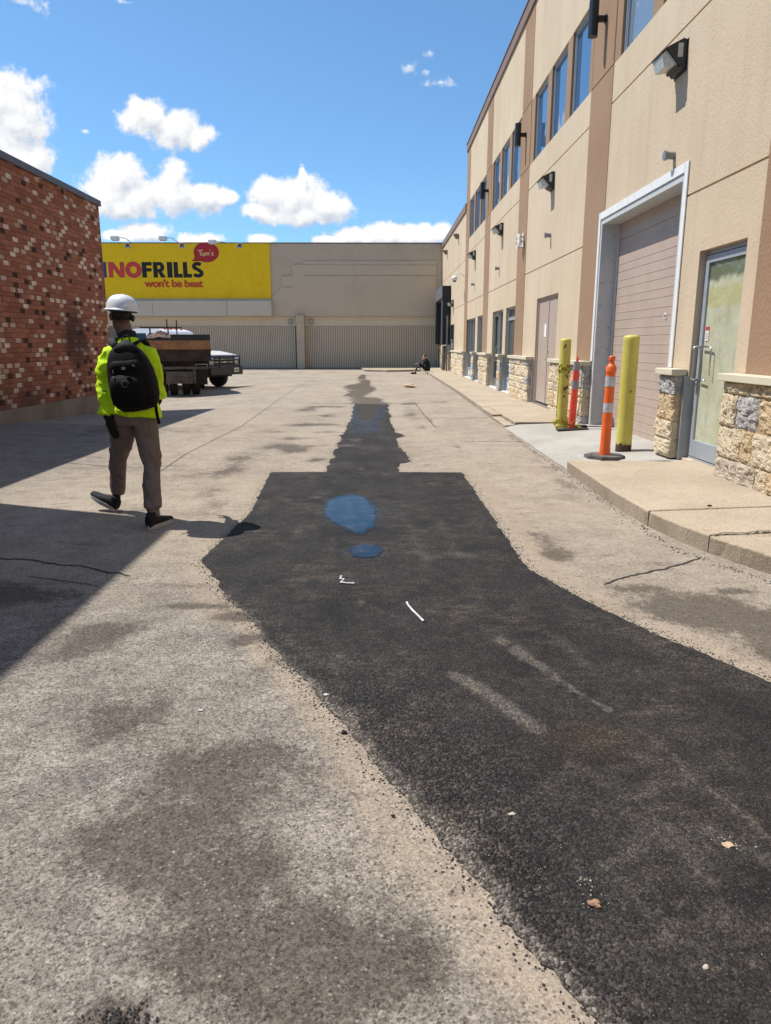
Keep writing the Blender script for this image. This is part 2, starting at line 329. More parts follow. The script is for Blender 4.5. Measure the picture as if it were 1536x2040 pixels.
def new_asphalt():
    t = NT('new_asphalt', .8, spec=.28)
    dust, wet, edge = t.attr('dust'), t.attr('wet'), t.attr('coarse')
    b = t.mr(t.noise(2.1, 7, .75), .32, .68)
    c = t.mix(b, (.0105,.0097,.0102), (.026,.0235,.0225))
    df = t.mr(t.ma('ADD', dust, t.ma('ADD', t.ma('MULTIPLY_ADD', t.noise(7, 8, .78), 1.0, -.5), t.ma('MULTIPLY_ADD', t.noise(70, 4, .8), .8, -.4))), .32, .90)
    c = t.mix(t.ma('MULTIPLY', df, .55), c, (.13,.113,.096))
    sp = t.ma('MULTIPLY', t.mr(t.noise(1.5, 6, .75), .42, .62), t.mr(t.noise(9, 8, .85, stretch=(.7, 1.3, 1)), .42, .64)); c = t.mix(t.ma('MULTIPLY', sp, .48), c, (.11,.088,.068))
    br = t.attr('brown'); c = t.mix(t.ma('MULTIPLY', br, .5), c, (.048,.030,.016))
    wf = t.mr(t.ma('ADD', wet, t.ma('MULTIPLY_ADD', t.noise(6, 7, .75), .75, -.375)), .25, 1.0)
    c = t.mix(t.ma('MULTIPLY', wf, .6), c, (.019,.018,.018))
    k1, s1 = cells(t, 190, 0, 1, 2.2); k2, s2 = cells(t, 105, 0, 1, 3.0); k3, s3 = cells(t, 380, 0, 1)
    f = t.ma('ADD', t.ma('ADD', t.ma('MULTIPLY', k1, 1.25), t.ma('MULTIPLY', k2, t.ma('MULTIPLY_ADD', edge, 2.0, .8))), t.ma('MULTIPLY_ADD', k3, .5, .18))
    c = scaled(t, c, f)
    c = t.mix(t.ma('MULTIPLY', t.mr(t.vor(190), .22, .5, 1, 0), t.ma('MULTIPLY', t.mr(s1.outputs[1], .955, .975), .8)), c, (.20,.175,.14))
    t.color(c); t.rough(t.mix(wf, (.82,)*3, (.14,)*3))
    h = t.ma('ADD', t.ma('MULTIPLY', t.vor(105), t.ma('MULTIPLY_ADD', edge, -1.3, -.35)), t.ma('ADD', t.ma('MULTIPLY', t.vor(190), -.5), t.ma('MULTIPLY', t.noise(26, 6, .8), .55)))
    h = t.ma('MULTIPLY', h, t.ma('SUBTRACT', 1, t.ma('MULTIPLY', wf, .9)))
    t.bump(h, .0065); return t.m
M['asphalt'] = new_asphalt()
def water():
    t = NT('puddle_water', .03, (.02,.02,.02)); t.b.inputs['IOR'].default_value = 1.33
    t.color(t.mix(t.mr(t.noise(9, 5, .7), .45, .7), (.006,.009,.014), (.05,.04,.03)))
    t.l(t.mr(t.ma('ADD', t.attr('depth'), t.ma('MULTIPLY_ADD', t.noise(26, 6, .8), .9, -.45)), .1, 1.0, 0, .88), t.b.inputs['Alpha']); t.bump(t.noise(30, 3, .5), .0006); return t.m
M['water'] = water()
M['crack'] = plain('crack_dirt', (.045,.038,.032), .95)

def wall_tex(name, a, b, sc=16, bd=.02):
    t = NT(name, .92, spec=.2)
    f = t.mr(t.noise(sc, 4, .7), .35, .65); c = t.mix(f, a, b)
    c = t.mix(t.mr(t.noise(.5, 5, .65), .45, .75, 0, .25), c, tuple(v*.6 for v in a))
    c = t.mix(t.mr(t.noise(3, 5, .7, stretch=(1,1,.08)), .55, .8, 0, .25), c, tuple(v*.55 for v in a))
    t.color(c); t.bump(t.noise(sc*1.4, 4, .7), bd); return t.m
M['aggwall'] = wall_tex('rough_aggregate_wall', (.50,.39,.275), (.68,.54,.395))
M['aggpanel'] = wall_tex('smooth_aggregate_wall', (.57,.45,.325), (.63,.505,.37), 30, .006)
M['yellow'] = wall_tex('yellow_painted_wall', (.90,.53,.014), (.97,.64,.03), 14, .014)
M['lowwall'] = wall_tex('cream_painted_wall', (.66,.545,.40), (.72,.60,.45), 20, .004)
M['ribs'] = wall_tex('ribbed_block', (.64,.52,.38), (.70,.57,.42), 20, .004)
M['ribdark'] = plain('rib_recess', (.22,.18,.14), .95)
M['fascia'] = wall_tex('pale_fascia', (.60,.51,.405), (.66,.57,.45), 20, .003)
M['signblack'] = plain('sign_black_paint', (.012,.012,.014), .7, var=.3)
M['signred'] = plain('sign_red_paint', (.62,.055,.05), .7, var=.12, dirt=((.75,.5,.02), 9, .70))
M['signred2'] = plain('sign_small_red_paint', (.56,.07,.02), .7, var=.15)
M['bubblered'] = plain('bubble_red_paint', (.45,.02,.022), .6, var=.1)
M['signyel'] = plain('bubble_yellow_paint', (.85,.55,.25), .7)
M['signblue'] = plain('sign_blue_paint', (.03,.05,.16), .7)
M['roofgrey'] = plain('grey_flashing', (.11,.105,.12), .5, .2)
M['roof'] = plain('roof_membrane', (.2,.2,.2), .9)

# ------------------------------------------------------------------ mesh helpers
ORG = {}
class MB:
    def __init__(s): s.v = []; s.f = []; s.m = []
    def add(s, vs, fs, mi=0):
        o = len(s.v); s.v += [tuple(v) for v in vs]; s.f += [tuple(i+o for i in f) for f in fs]; s.m += [mi]*len(fs); return s
    def box(s, x0, x1, y0, y1, z0, z1, mi=0, rot=None, piv=None, bev=0):
        if bev > 0:
            bm = bmesh.new(); bmesh.ops.create_cube(bm, size=1)
            for v in bm.verts: v.co = Vector(((x0+x1)/2+v.co.x*(x1-x0), (y0+y1)/2+v.co.y*(y1-y0), (z0+z1)/2+v.co.z*(z1-z0)))
            bmesh.ops.bevel(bm, geom=bm.edges[:], offset=bev, segments=2, affect='EDGES', profile=.5)
            bm.verts.ensure_lookup_table(); vs = [v.co.copy() for v in bm.verts]; fs = [[v.index for v in f.verts] for f in bm.faces]; bm.free()
        else:
            vs = [Vector(p) for p in ((x0,y0,z0),(x1,y0,z0),(x1,y1,z0),(x0,y1,z0),(x0,y0,z1),(x1,y0,z1),(x1,y1,z1),(x0,y1,z1))]
            fs = [(0,3,2,1),(4,5,6,7),(0,1,5,4),(1,2,6,5),(2,3,7,6),(3,0,4,7)]
        if rot is not None:
            p = Vector(piv) if piv is not None else Vector(((x0+x1)/2,(y0+y1)/2,(z0+z1)/2))
            vs = [rot @ (v-p) + p for v in vs]
        return s.add(vs, fs, mi)
    def prism(s, pts, axis, a, b, mi=0):
        """polygon pts extruded along axis ('x','y','z') from a to b"""
        n = len(pts)
        def P(p, t): return {'x': (t, p[0], p[1]), 'y': (p[0], t, p[1]), 'z': (p[0], p[1], t)}[axis]
        vs = [P(p, a) for p in pts]+[P(p, b) for p in pts]
        tri = tessellate_polygon([[Vector((p[0], p[1], 0)) for p in pts]])
        fs = [tuple(t) for t in tri]+[tuple(i+n for i in reversed(t)) for t in tri]
        fs += [(i, (i+1) % n, (i+1) % n+n, i+n) for i in range(n)]
        return s.add(vs, fs, mi)
    def loft(s, pts, rad, n=14, mi=0, caps=True, side=None, power=1.0):
        """tube through pts; rad: r or (a,b); side = direction of a"""
        pts = [Vector(p) for p in pts]; k = len(pts); rings = []
        rad = [(r, r) if not isinstance(r, (tuple, list)) else r for r in rad]
        ref = Vector(side) if side is not None else None
        for i in range(k):
            t = (pts[min(i+1, k-1)]-pts[max(i-1, 0)]).normalized()
            r0 = ref if ref is not None else (Vector((1, 0, 0)) if abs(t.x) < .8 else Vector((0, 1, 0)))
            a = (r0-t*r0.dot(t)).normalized(); b = t.cross(a).normalized()
            if ref is None: ref = a
            ring = []
            for j in range(n):
                th = 2*math.pi*j/n; c, q = math.cos(th), math.sin(th)
                c = math.copysign(abs(c)**power, c); q = math.copysign(abs(q)**power, q)
                ring.append(pts[i]+a*c*rad[i][0]+b*q*rad[i][1])
            rings.append(ring)
        vs = [v for r in rings for v in r]; fs = []
        for i in range(k-1):
            for j in range(n):
                fs.append((i*n+j, i*n+(j+1) % n, (i+1)*n+(j+1) % n, (i+1)*n+j))
        if caps: fs += [tuple(reversed(range(n))), tuple(range((k-1)*n, k*n))]
        return s.add(vs, fs, mi)
    def cyl(s, p0, p1, r, n=16, mi=0, r1=None): return s.loft([p0, p1], [r, r if r1 is None else r1], n, mi)
    def ball(s, c, r, n=14, mi=0, rot=None):
        rx, ry, rz = r if isinstance(r, (tuple, list)) else (r, r, r); vs = []; fs = []; m = n//2+1
        for i in range(m+1):
            th = math.pi*i/m
            for j in range(n):
                ph = 2*math.pi*j/n; p = Vector((rx*math.sin(th)*math.cos(ph), ry*math.sin(th)*math.sin(ph), rz*math.cos(th)))
                if rot is not None: p = rot @ p
                vs.append(Vector(c)+p)
        for i in range(m):
            for j in range(n): fs.append((i*n+j, (i+1)*n+j, (i+1)*n+(j+1) % n, i*n+(j+1) % n))
        return s.add(vs, fs, mi)
    def build(s, name, mat, parent=None, origin=None, smooth=False, sm_angle=None):
        me = bpy.data.meshes.new(name)
        o = ORG.get(parent.name, Vector((0,0,0))) if parent is not None else (Vector(origin) if origin is not None else Vector((0,0,0)))
        me.from_pydata([tuple(Vector(v)-o) for v in s.v], [], s.f)
        for m_ in (mat if isinstance(mat, (list, tuple)) else [mat]): me.materials.append(m_)
        me.polygons.foreach_set('material_index', s.m)
        if smooth: me.polygons.foreach_set('use_smooth', [True]*len(s.f))
        me.validate(); me.update()
        ob = bpy.data.objects.new(name, me); COL.objects.link(ob)
        if parent is not None: ob.parent = parent
        else: ob.location = o
        ORG[ob.name] = o
        if smooth and sm_angle:
            me.set_sharp_from_angle(angle=R(sm_angle)) if hasattr(me, 'set_sharp_from_angle') else None
        return ob
def tag(o, label=None, cat=None, group=None, kind=None):
    if label: o['label'] = label
    if cat: o['category'] = cat
    if group: o['group'] = group
    if kind: o['kind'] = kind
    return o
def thing(name, label, cat, loc=(0,0,0), rotz=0, group=None, local=False):
    o = bpy.data.objects.new(name, None); COL.objects.link(o); o.location = loc; o.rotation_euler = (0, 0, rotz)
    o.empty_display_size = .2
    ORG[o.name] = Vector((0,0,0)) if local else Vector(loc)
    return tag(o, label, cat, group)
def copy_tree(o, parent=None):
    kids = [c for c in bpy.data.objects if c.parent == o]
    c = o.copy(); COL.objects.link(c); c.parent = parent
    for k in kids: copy_tree(k, c)
    return c
def remesh(mb, voxel, smooth_it=6, noise_amp=0, noise_sc=(8,8,8), seed=0):
    """fuse overlapping lofts into one continuous surface"""
    me = bpy.data.meshes.new('tmp'); me.from_pydata(mb.v, [], mb.f); me.update()
    ob = bpy.data.objects.new('tmp', me); COL.objects.link(ob)
    m = ob.modifiers.new('r', 'REMESH'); m.mode = 'VOXEL'; m.voxel_size = voxel
    s = ob.modifiers.new('s', 'SMOOTH'); s.iterations = smooth_it; s.factor = .5
    dg = bpy.context.evaluated_depsgraph_get(); ev = ob.evaluated_get(dg); m2 = bpy.data.meshes.new_from_object(ev)
    out = MB(); out.v = [tuple(v.co) for v in m2.vertices]; out.f = [tuple(p.vertices) for p in m2.polygons]; out.m = [0]*len(out.f)
    if noise_amp:
        nv = []
        for v in m2.vertices:
            p = Vector((v.co.x*noise_sc[0]+seed, v.co.y*noise_sc[1], v.co.z*noise_sc[2]))
            d = mn.noise(p)*.7+mn.noise(p*2.1+Vector((5,3,1)))*.35
            nv.append(tuple(v.co+v.normal*d*noise_amp))
        out.v = nv
    bpy.data.objects.remove(ob); bpy.data.meshes.remove(me); bpy.data.meshes.remove(m2)
    return out
def sstep(x, a, b):
    t = np.clip((np.asarray(x, float)-a)/(b-a), 0, 1); return t*t*(3-2*t)
def zg(x, y):
    """height of the yard: flat, falling away gently towards the back left"""
    x = np.asarray(x, float); y = np.asarray(y, float)
    a = sstep(-x, 3.2, 6.2)
    b = np.interp(y, [0, 12.65, 17.6, 24, 32, 42], [.11, .11, -.125, -.17, -.17, 0])
    return a*b

# ------------------------------------------------------------------ ground
PL = [(-0.68,18.46),(-0.61,15.26),(-0.62,13.26),(-0.65,11.78),(-0.65,9.99),(-0.65,8.99),(-0.65,8.41),(-1.29,8.41),(-1.21,7.0),(-1.16,6.25),(-1.2,5.79),(-1.21,5.55),(-1.23,5.19),(-1.25,4.9),(-1.23,4.78),(-1.12,4.58),(-1.04,4.39),(-0.96,4.18),(-0.91,4.05),(-0.79,3.88),(-0.71,3.73),(-0.63,3.54),(-0.54,3.36),(-0.45,3.18),(-0.36,3.02),(-0.25,2.79),(-0.16,2.62),(-0.1,2.49),(-0.03,2.34),(0.0,2.27),(0.07,2.15),(0.12,2.02),(0.18,1.91),(0.24,1.79),(0.3,1.68),(0.32,1.6),(0.36,1.52),(0.41,1.45),(0.44,1.38),(0.47,1.31),(0.6,1.0),(0.9,0.2),(1.2,-.6)]
PR = [(0.16,18.24),(0.17,15.7),(0.2,12.85),(0.26,12.33),(0.35,11.84),(0.26,11.52),(0.22,10.59),(0.3,10.08),(0.37,9.75),(0.34,9.15),(0.21,9.03),(0.2,8.4),(0.94,8.37),(0.95,6.54),(0.96,5.51),(0.97,4.65),(1.08,4.32),(1.19,4.0),(1.3,3.75),(1.4,3.53),(1.49,3.37),(1.58,3.21),(1.65,3.08),(1.72,2.95),(1.9,2.69),(2.3,2.1),(2.9,1.3),(3.5,.2),(3.9,-.6)]
def wiggle(pts, step, amp, seed=0):
    out = []
    for i in range(len(pts)-1):
        a, b = Vector(pts[i]), Vector(pts[i+1]); L = (b-a).length; n = max(1, int(L/step)); nrm = Vector((-(b-a).y, (b-a).x))/max(L, 1e-6)
        for k in range(n):
            p = a+(b-a)*k/n; q = Vector((p.x*9+seed, p.y*9, 0)); w = mn.noise(q)*.55+mn.noise(q*3.3)*.3+mn.noise(q*9)*.28
            out.append(p+nrm*w*amp)
    out.append(Vector(pts[-1])); return out
OUT = wiggle(list(reversed(PL))+PR, .022, .034)
for p_ in OUT:
    if p_.y > 8.6: p_.x += .05*mn.noise(Vector((p_.x*2, p_.y*2.2, 9)))+.035*mn.noise(Vector((p_.x*2, p_.y*7, 3)))
PA = np.array([(p.x, p.y) for p in OUT])
def inside(x, y, P=PA):
    c = np.zeros(x.shape, bool); n = len(P)
    for i in range(n):
        x0, y0 = P[i]; x1, y1 = P[(i+1) % n]
        if y0 == y1: continue
        k = ((y0 > y) != (y1 > y)) & (x < (x1-x0)*(y-y0)/(y1-y0)+x0); c ^= k
    return c
def segdist(x, y, pts):
    d = np.full(x.shape, 1e9)
    for (x0, y0), (x1, y1) in zip(pts[:-1], pts[1:]):
        dx, dy = x1-x0, y1-y0; t = np.clip(((x-x0)*dx+(y-y0)*dy)/(dx*dx+dy*dy+1e-9), 0, 1)
        d = np.minimum(d, np.hypot(x-x0-t*dx, y-y0-t*dy))
    return d
def blob(x, y, cx, cy, rx, ry, s=1.0, rot=0):
    c, q = math.cos(rot), math.sin(rot); dx, dy = x-cx, y-cy
    u, v = (dx*c+dy*q)/rx, (-dx*q+dy*c)/ry
    return s*np.exp(-1.2*(u*u+v*v))

def build_ground():
    xs = np.concatenate([[-600,-200,-80,-40,-25,-16,-12,-9.5], np.arange(-8.2, 3.9, .07), [5,8,15,30,80,200,600]])
    ys = np.concatenate([[-600,-200,-60,-20,-6,-2,-.5,.5], np.arange(1.0, 9, .06), np.arange(9, 24, .12), np.arange(24, 47, .3), [50,60,90,200,600]])
    X, Y = np.meshgrid(xs, ys); x, y = X.ravel(), Y.ravel(); z = zg(x, y)
    z = z + .006*np.sin(x*1.3+1)*np.sin(y*.9)*((np.abs(x) < 9) & (y < 47))*0
    nx, ny = len(xs), len(ys); idx = np.arange(nx*ny).reshape(ny, nx)
    q = np.stack([idx[:-1,:-1], idx[:-1,1:], idx[1:,1:], idx[1:,:-1]], -1).reshape(-1, 4)
    me = bpy.data.meshes.new('ground'); me.from_pydata(np.stack([x,y,z],1).tolist(), [], q.tolist())
    d = segdist(x, y, [tuple(p) for p in PA[::6]])
    wid = np.where(x > .5, .22, .12)
    pale = .72*np.exp(-(d/wid)**2)*(y < 8.6)+.30*np.exp(-(d/.5)**2)
    pale += blob(x,y,-.95,4.1,.3,.5,.4)+blob(x,y,1.0,6.2,.25,1.6,.45)+blob(x,y,.1,2.0,.3,.5,.3)
    pale += blob(x,y,1.2,24.2,1.0,1.3,1.2)+blob(x,y,-3.4,16.5,.9,1.0,.55)+blob(x,y,-2.2,9.5,1.5,2.0,.2)+blob(x,y,1.6,12,.8,4,.3)
    st = np.zeros_like(x)
    for b in [(-.75,1.9,.45,.3,.24),(-.35,1.55,.35,.2,.38),(-1.0,2.7,.35,.35,.35),(-1.9,3.0,.4,.3,.3),(-.45,2.3,.25,.3,.4),(-.1,1.5,.2,.2,.35),(1.9,4.1,.5,.25,.35),(1.75,3.75,.5,.25,.5),(1.3,5.1,.15,.4,.4),(2.0,8.8,.12,1.5,.35),(-1.75,8.6,.25,.9,.4),(-1.5,3.42,.22,.28,.72),(-1.42,3.62,.28,.12,.35),(-2.12,4.1,.5,.16,.75),(-2.5,4.3,.5,.2,.5),(-1.06,3.94,.30,.07,.7),(-.78,3.78,.20,.09,.8),(-1.25,4.3,.25,.08,.5),(-.68,3.45,.12,.10,.8),
              (-.5,3.2,.1,.1,.4),(-.55,2.35,.35,.2,.42),(-.75,1.95,.25,.25,.45),(-.35,1.8,.25,.15,.5),(-.25,1.5,.3,.12,.55),(-.62,1.32,.08,.05,1.3),(-.15,1.35,.2,.1,.5),(-1.1,2.6,.25,.3,.25),(.1,1.45,.12,.1,.4),
              (-2.2,6.4,.4,.2,.4),(-2.3,5.3,.3,.1,.4),(-1.4,5.0,.2,.1,.35),
              (1.22,4.95,.10,.18,.62),(1.2,5.5,.14,.3,.45),(1.9,4.75,.3,.06,.45),(1.7,3.95,.28,.15,.62),(1.95,3.72,.3,.15,.7),(2.15,4.2,.12,.05,.6),(1.55,4.25,.2,.1,.5),(2.3,3.5,.4,.3,.6),(1.9,3.3,.2,.2,.55),(1.5,6.8,.3,.8,.2),(1.9,7.4,.2,.6,.3),
              (-1.7,16.8,.35,1.0,.6),(-1.2,17.6,.6,.35,.6),(-1.15,15.4,.25,.5,.55),(-1.3,13.6,.6,.35,.72),(-.95,12.4,.35,.2,.5),(-1.4,11.6,.4,.25,.6),(-1.5,10.7,.3,.5,.6),(-1.2,10.2,.3,.4,.6),(-.85,9.35,.15,.18,.85),(-.95,10.7,.25,.15,.5),(-1.9,9.7,.3,.8,.4),(-2.2,8.3,.4,.5,.35),(-1.7,7.2,.25,.5,.4),(-1.55,6.4,.2,.5,.35),(-1.9,12.6,.4,.6,.35),
              (.62,15.9,.3,2.4,.42),(.72,18.5,.35,.35,.55),(.95,14.2,.08,1.2,.4),(.55,8.9,.12,.14,.5),(.75,13.2,.1,.5,.4),(1.1,10.6,.1,.9,.4),(1.5,19.0,.5,.6,.4),(-3.3,13,.8,1.5,.25),(-4.8,12,1.0,3,.35),(-3.4,9,1,1,.25)]:
        st += blob(x, y, *b)
    st += .8*np.exp(-(segdist(x,y,[(-.72,8.5),(-1.28,8.5)])/.05)**2)*0
    wet = np.zeros_like(x)
    for b in [(-.9,34,.25,4,.9),(-.9,26,.55,2.6,1.0),(-.35,24.5,.3,2,.6),(-.75,22,.45,1.6,.9),(-.35,19.8,.55,1.1,1.0),(-.6,29.5,.25,2.5,.8),(-.2,18.6,.6,.5,.9),(-1.2,18.4,.5,.15,.5)]:
        wet += blob(x, y, *b)
    worn = sstep(-(y-.35*x), -6.2, -2.6)*sstep(-x, -.9, .3)*.9 + .35*sstep(-y, -7, -4)
    worn = np.clip(worn+sstep(-x, 2.9, 4.2)*.55*(y < 13), 0, 1)
    for nm, a in (('stain', st), ('pale', pale), ('wet', wet), ('worn', worn)):
        at = me.attributes.new(nm, 'FLOAT', 'POINT'); at.data.foreach_set('value', np.clip(a, 0, 1.5).astype(np.float32))
    me.materials.append(M['pave']); me.update()
    o = bpy.data.objects.new('ground', me); COL.objects.link(o); tag(o, kind='structure')
build_ground()

def build_patch():
    pts = [Vector((p.x, p.y)) for p in OUT]; n0 = len(pts); edges = [(i, (i+1) % n0) for i in range(n0)]
    gx = []
    for (y0, y1, st) in ((-.6, 3.2, .035), (3.2, 6, .06), (6, 9, .09), (9, 18.6, .14)):
        X, Y = np.meshgrid(np.arange(-1.5, 4, st), np.arange(y0, y1, st)); X = X.ravel()+rng.normal(0, st*.15, X.size); Y = Y.ravel()+rng.normal(0, st*.15, Y.size)
        k = inside(X, Y); X, Y = X[k], Y[k]; d = segdist(X, Y, [tuple(p) for p in PA]); k = d > st*.45
        gx += [Vector((a, b)) for a, b in zip(X[k], Y[k])]
    vo, eo, fo, _, _, _ = delaunay_2d_cdt(pts+gx, edges, [list(range(n0))], 1, 1e-5)
    v = np.array([(p.x, p.y) for p in vo]); x, y = v[:,0], v[:,1]
    d = segdist(x, y, [tuple(p) for p in PA])
    z = .005+.010*sstep(d, 0, .05)
    z = z + np.array([mn.noise(Vector((a*3, b*3, 0)))*.004+mn.noise(Vector((a*11, b*11, 0)))*.0025 for a, b in v])*sstep(d, .02, .12)
    # shallow basin under the puddles
    me = bpy.data.meshes.new('asphalt_patch')
    # skirt
    vs = np.column_stack([x, y, z]).tolist(); fs = [tuple(f) for f in fo]
    me.from_pydata(vs, [], fs)
    dust = np.zeros_like(x); w = lambda pts, wd, s: s*np.exp(-(segdist(x, y, pts)/wd)**2)
    dust += w([(0.33,3.01),(0.43,2.87),(0.51,2.72),(0.6,2.54)], .055, .95)+w([(0.57,3.45),(0.74,3.1),(0.82,2.87),(0.91,2.7)], .022, .9)
    dust += w([(.91,2.7),(1.02,2.47),(1.06,2.21),(1.14,2.04),(1.2,1.8)], .02, .55)+w([(-0.12,3.96),(0.08,3.72)], .04, .55)+w([(.1,3.7),(.2,3.35),(.3,3.08)], .03, .35)
    dust += w([(0.62,1.76),(0.76,1.9)], .05, .5)+w([(1.0,1.95),(1.1,1.8),(1.25,1.75)], .05, .4)
    dust += blob(x,y,.55,4.9,.6,.12,.35)+blob(x,y,.45,5.8,.5,.2,.35)+blob(x,y,-.75,5.6,.3,.25,.3)+blob(x,y,.9,1.9,.2,.25,.35)+blob(x,y,.35,2.0,.12,.2,.35)+blob(x,y,-.2,3.2,.15,.2,.3)+blob(x,y,.9,3.9,.35,.2,.3)
    dust += .30*sstep(y, 8.5, 9.5)+blob(x,y,.1,5.2,.9,.5,.3)+blob(x,y,-.6,4.4,.4,.3,.25)+blob(x,y,.9,3.3,.5,.3,.3)+blob(x,y,-.6,7.8,.5,.4,.3)+blob(x,y,.5,7.4,.4,.6,.3)
    for tx in (-.28, -.02, .62, .88): dust += w([(tx+.35,1.2),(tx+.1,3.0),(tx-.35,5.0),(tx-.5,8.3)], .05, .26)
    dust += blob(x,y,-.62,6.9,.1,.09,.75)+blob(x,y,-.55,6.5,.12,.05,.4)+blob(x,y,-.25,8.55,.07,.2,.7)+blob(x,y,-.02,11.6,.04,.6,.8)+blob(x,y,-.42,11.3,.12,.2,.7)+blob(x,y,-.5,10.6,.15,.12,.7)+blob(x,y,-.02,13.2,.05,.7,.6)+blob(x,y,-.1,10.3,.08,.2,.4)
    dust += .75*np.exp(-(d/.035)**2)*(y < 4.2)*(x < 1)+.35*np.exp(-(d/.12)**2)*(y < 3)
    wet = blob(x,y,-.3,15.5,.42,3.2,1.15)+blob(x,y,-.3,17.6,.5,1.0,.7)+blob(x,y,-.2,6.35,.55,.85,.7)+blob(x,y,-.12,5.0,.3,.25,.65)+blob(x,y,-.2,4.4,.4,.3,.3)+blob(x,y,-.25,12.6,.3,.8,.5)
    coarse = np.clip(blob(x,y,.25,2.0,.35,.7,1)+blob(x,y,.0,2.7,.3,.5,.7)+.6*np.exp(-(d/.15)**2), 0, 1)
    brown = blob(x,y,.79,2.47,.18,.12,1)+blob(x,y,-.35,14.6,.1,1.2,.6)
    for nm, a in (('dust', dust), ('wet', wet), ('coarse', coarse), ('brown', brown)):
        at = me.attributes.new(nm, 'FLOAT', 'POINT'); at.data.foreach_set('value', np.clip(a, 0, 1.5).astype(np.float32))
    me.materials.append(M['asphalt']); me.polygons.foreach_set('use_smooth', [True]*len(me.polygons)); me.update()
    o = bpy.data.objects.new('asphalt_patch', me); COL.objects.link(o); tag(o, kind='structure')
build_patch()

def puddle(pts, amp, seed, z=.0195, full=1.0):
    P = wiggle(pts+[pts[0]], .03, amp, seed)[:-1]; n = len(P); c = sum(P, Vector((0, 0)))/n; rings = [P]
    for k in (.94, .86, .74, .5): rings.append([c+(p-c)*k for p in P])
    vs = [(p.x, p.y, z) for r in rings for p in r]+[(c.x, c.y, z)]; fs = []
    for k in range(len(rings)-1): fs += [(k*n+i, k*n+(i+1) % n, (k+1)*n+(i+1) % n, (k+1)*n+i) for i in range(n)]
    o0 = (len(rings)-1)*n; fs += [(o0+i, o0+(i+1) % n, len(vs)-1) for i in range(n)]
    m = MB(); m.add(vs, fs); o = m.build('puddle', M['water'])
    a = [k*full for k in [0.0]*n+[.30]*n+[.7]*n+[1.2]*(n*2)+[1.3]]; at = o.data.attributes.new('depth', 'FLOAT', 'POINT'); at.data.foreach_set('value', a)
    if o.data.polygons[0].normal.z < 0: o.data.flip_normals()
    tag(o, kind='structure'); return o
def ell(cx, cy, rx, ry, rot=0, n=20):
    return [(cx+rx*math.cos(t)*math.cos(rot)-ry*math.sin(t)*math.sin(rot), cy+rx*math.cos(t)*math.sin(rot)+ry*math.sin(t)*math.cos(rot)) for t in [2*math.pi*i/n for i in range(n)]]
puddle([(-.53,6.80),(-.42,7.05),(-.28,7.12),(-.15,6.95),(-.08,6.65),(-.03,6.3),(-.02,5.95),(-.04,5.65),(-.11,5.45),(-.19,5.42),(-.27,5.54),(-.36,5.72),(-.45,5.9),(-.52,6.15),(-.545,6.4)], .05, 3)
puddle(ell(-.115, 5.02, .135, .20), .045, 9, full=.72)

# cracks and joints in the yard: thin ragged ribbons of dirt lying on the ground
def ribbon(name, pts, w, seed=0, z=.004, mat=None, jit=.5):
    P = wiggle(pts, max(.02, w*1.2), w*1.5, seed); m = MB(); vs = []
    for i, p in enumerate(P):
        t = (P[min(i+1, len(P)-1)]-P[max(i-1, 0)]).normalized(); nr = Vector((-t.y, t.x)); ww = w*(.55+jit*random.random())*(.15 if i in (0, len(P)-1) else 1)
        for s in (-1, 1):
            q = p+nr*ww*s/2; vs.append((q.x, q.y, float(zg(q.x, q.y))+z))
    m.add(vs, [(2*i, 2*i+1, 2*i+3, 2*i+2) for i in range(len(P)-1)])
    return m
cr = MB()
for pts, w, sd_ in [([(1.38,4.30),(1.51,4.42),(1.72,4.54),(1.88,4.63),(2.0,4.71),(2.25,4.9)], .022, 1), ([(-3.2,4.95),(-2.67,4.9),(-2.45,4.87),(-2.19,4.75),(-2.04,4.72),(-1.86,4.61),(-1.62,4.50)], .022, 2),
                    ([(-2.3,4.5),(-2.0,4.4),(-1.75,4.3)], .01, 4),
                    ([(-2.6,8.4),(-2.67,9.86),(-2.56,13.27),(-2.8,20.51),(-2.95,26.0),(-2.85,31.3)], .011, 5), ([(-6.0,31.6),(-4.25,31.33),(-2.95,31.2)], .035, 6), ([(-2.85,29.6),(-2.0,29.1),(-1.41,28.7)], .035, 7),
                    ([(-3.9,9.0),(-3.0,8.75),(-2.5,8.9)], .02, 12), ([(1.2,11.2),(1.7,11.15),(2.15,11.2)], .02, 14), ([(.6,14.9),(1.5,14.8),(2.2,14.9)], .03, 15), ([(.85,18.9),(.9,15.6),(.98,13.0)], .016, 16), ([(-1.9,18.7),(-1.3,18.55),(-.7,18.6)], .04, 17), ([(.2,18.3),(.88,18.9)], .03, 18)]:
    r = ribbon('c', pts, w, sd_); cr.add(r.v, r.f)
tag(cr.build('pavement_crack', M['crack']), kind='structure')

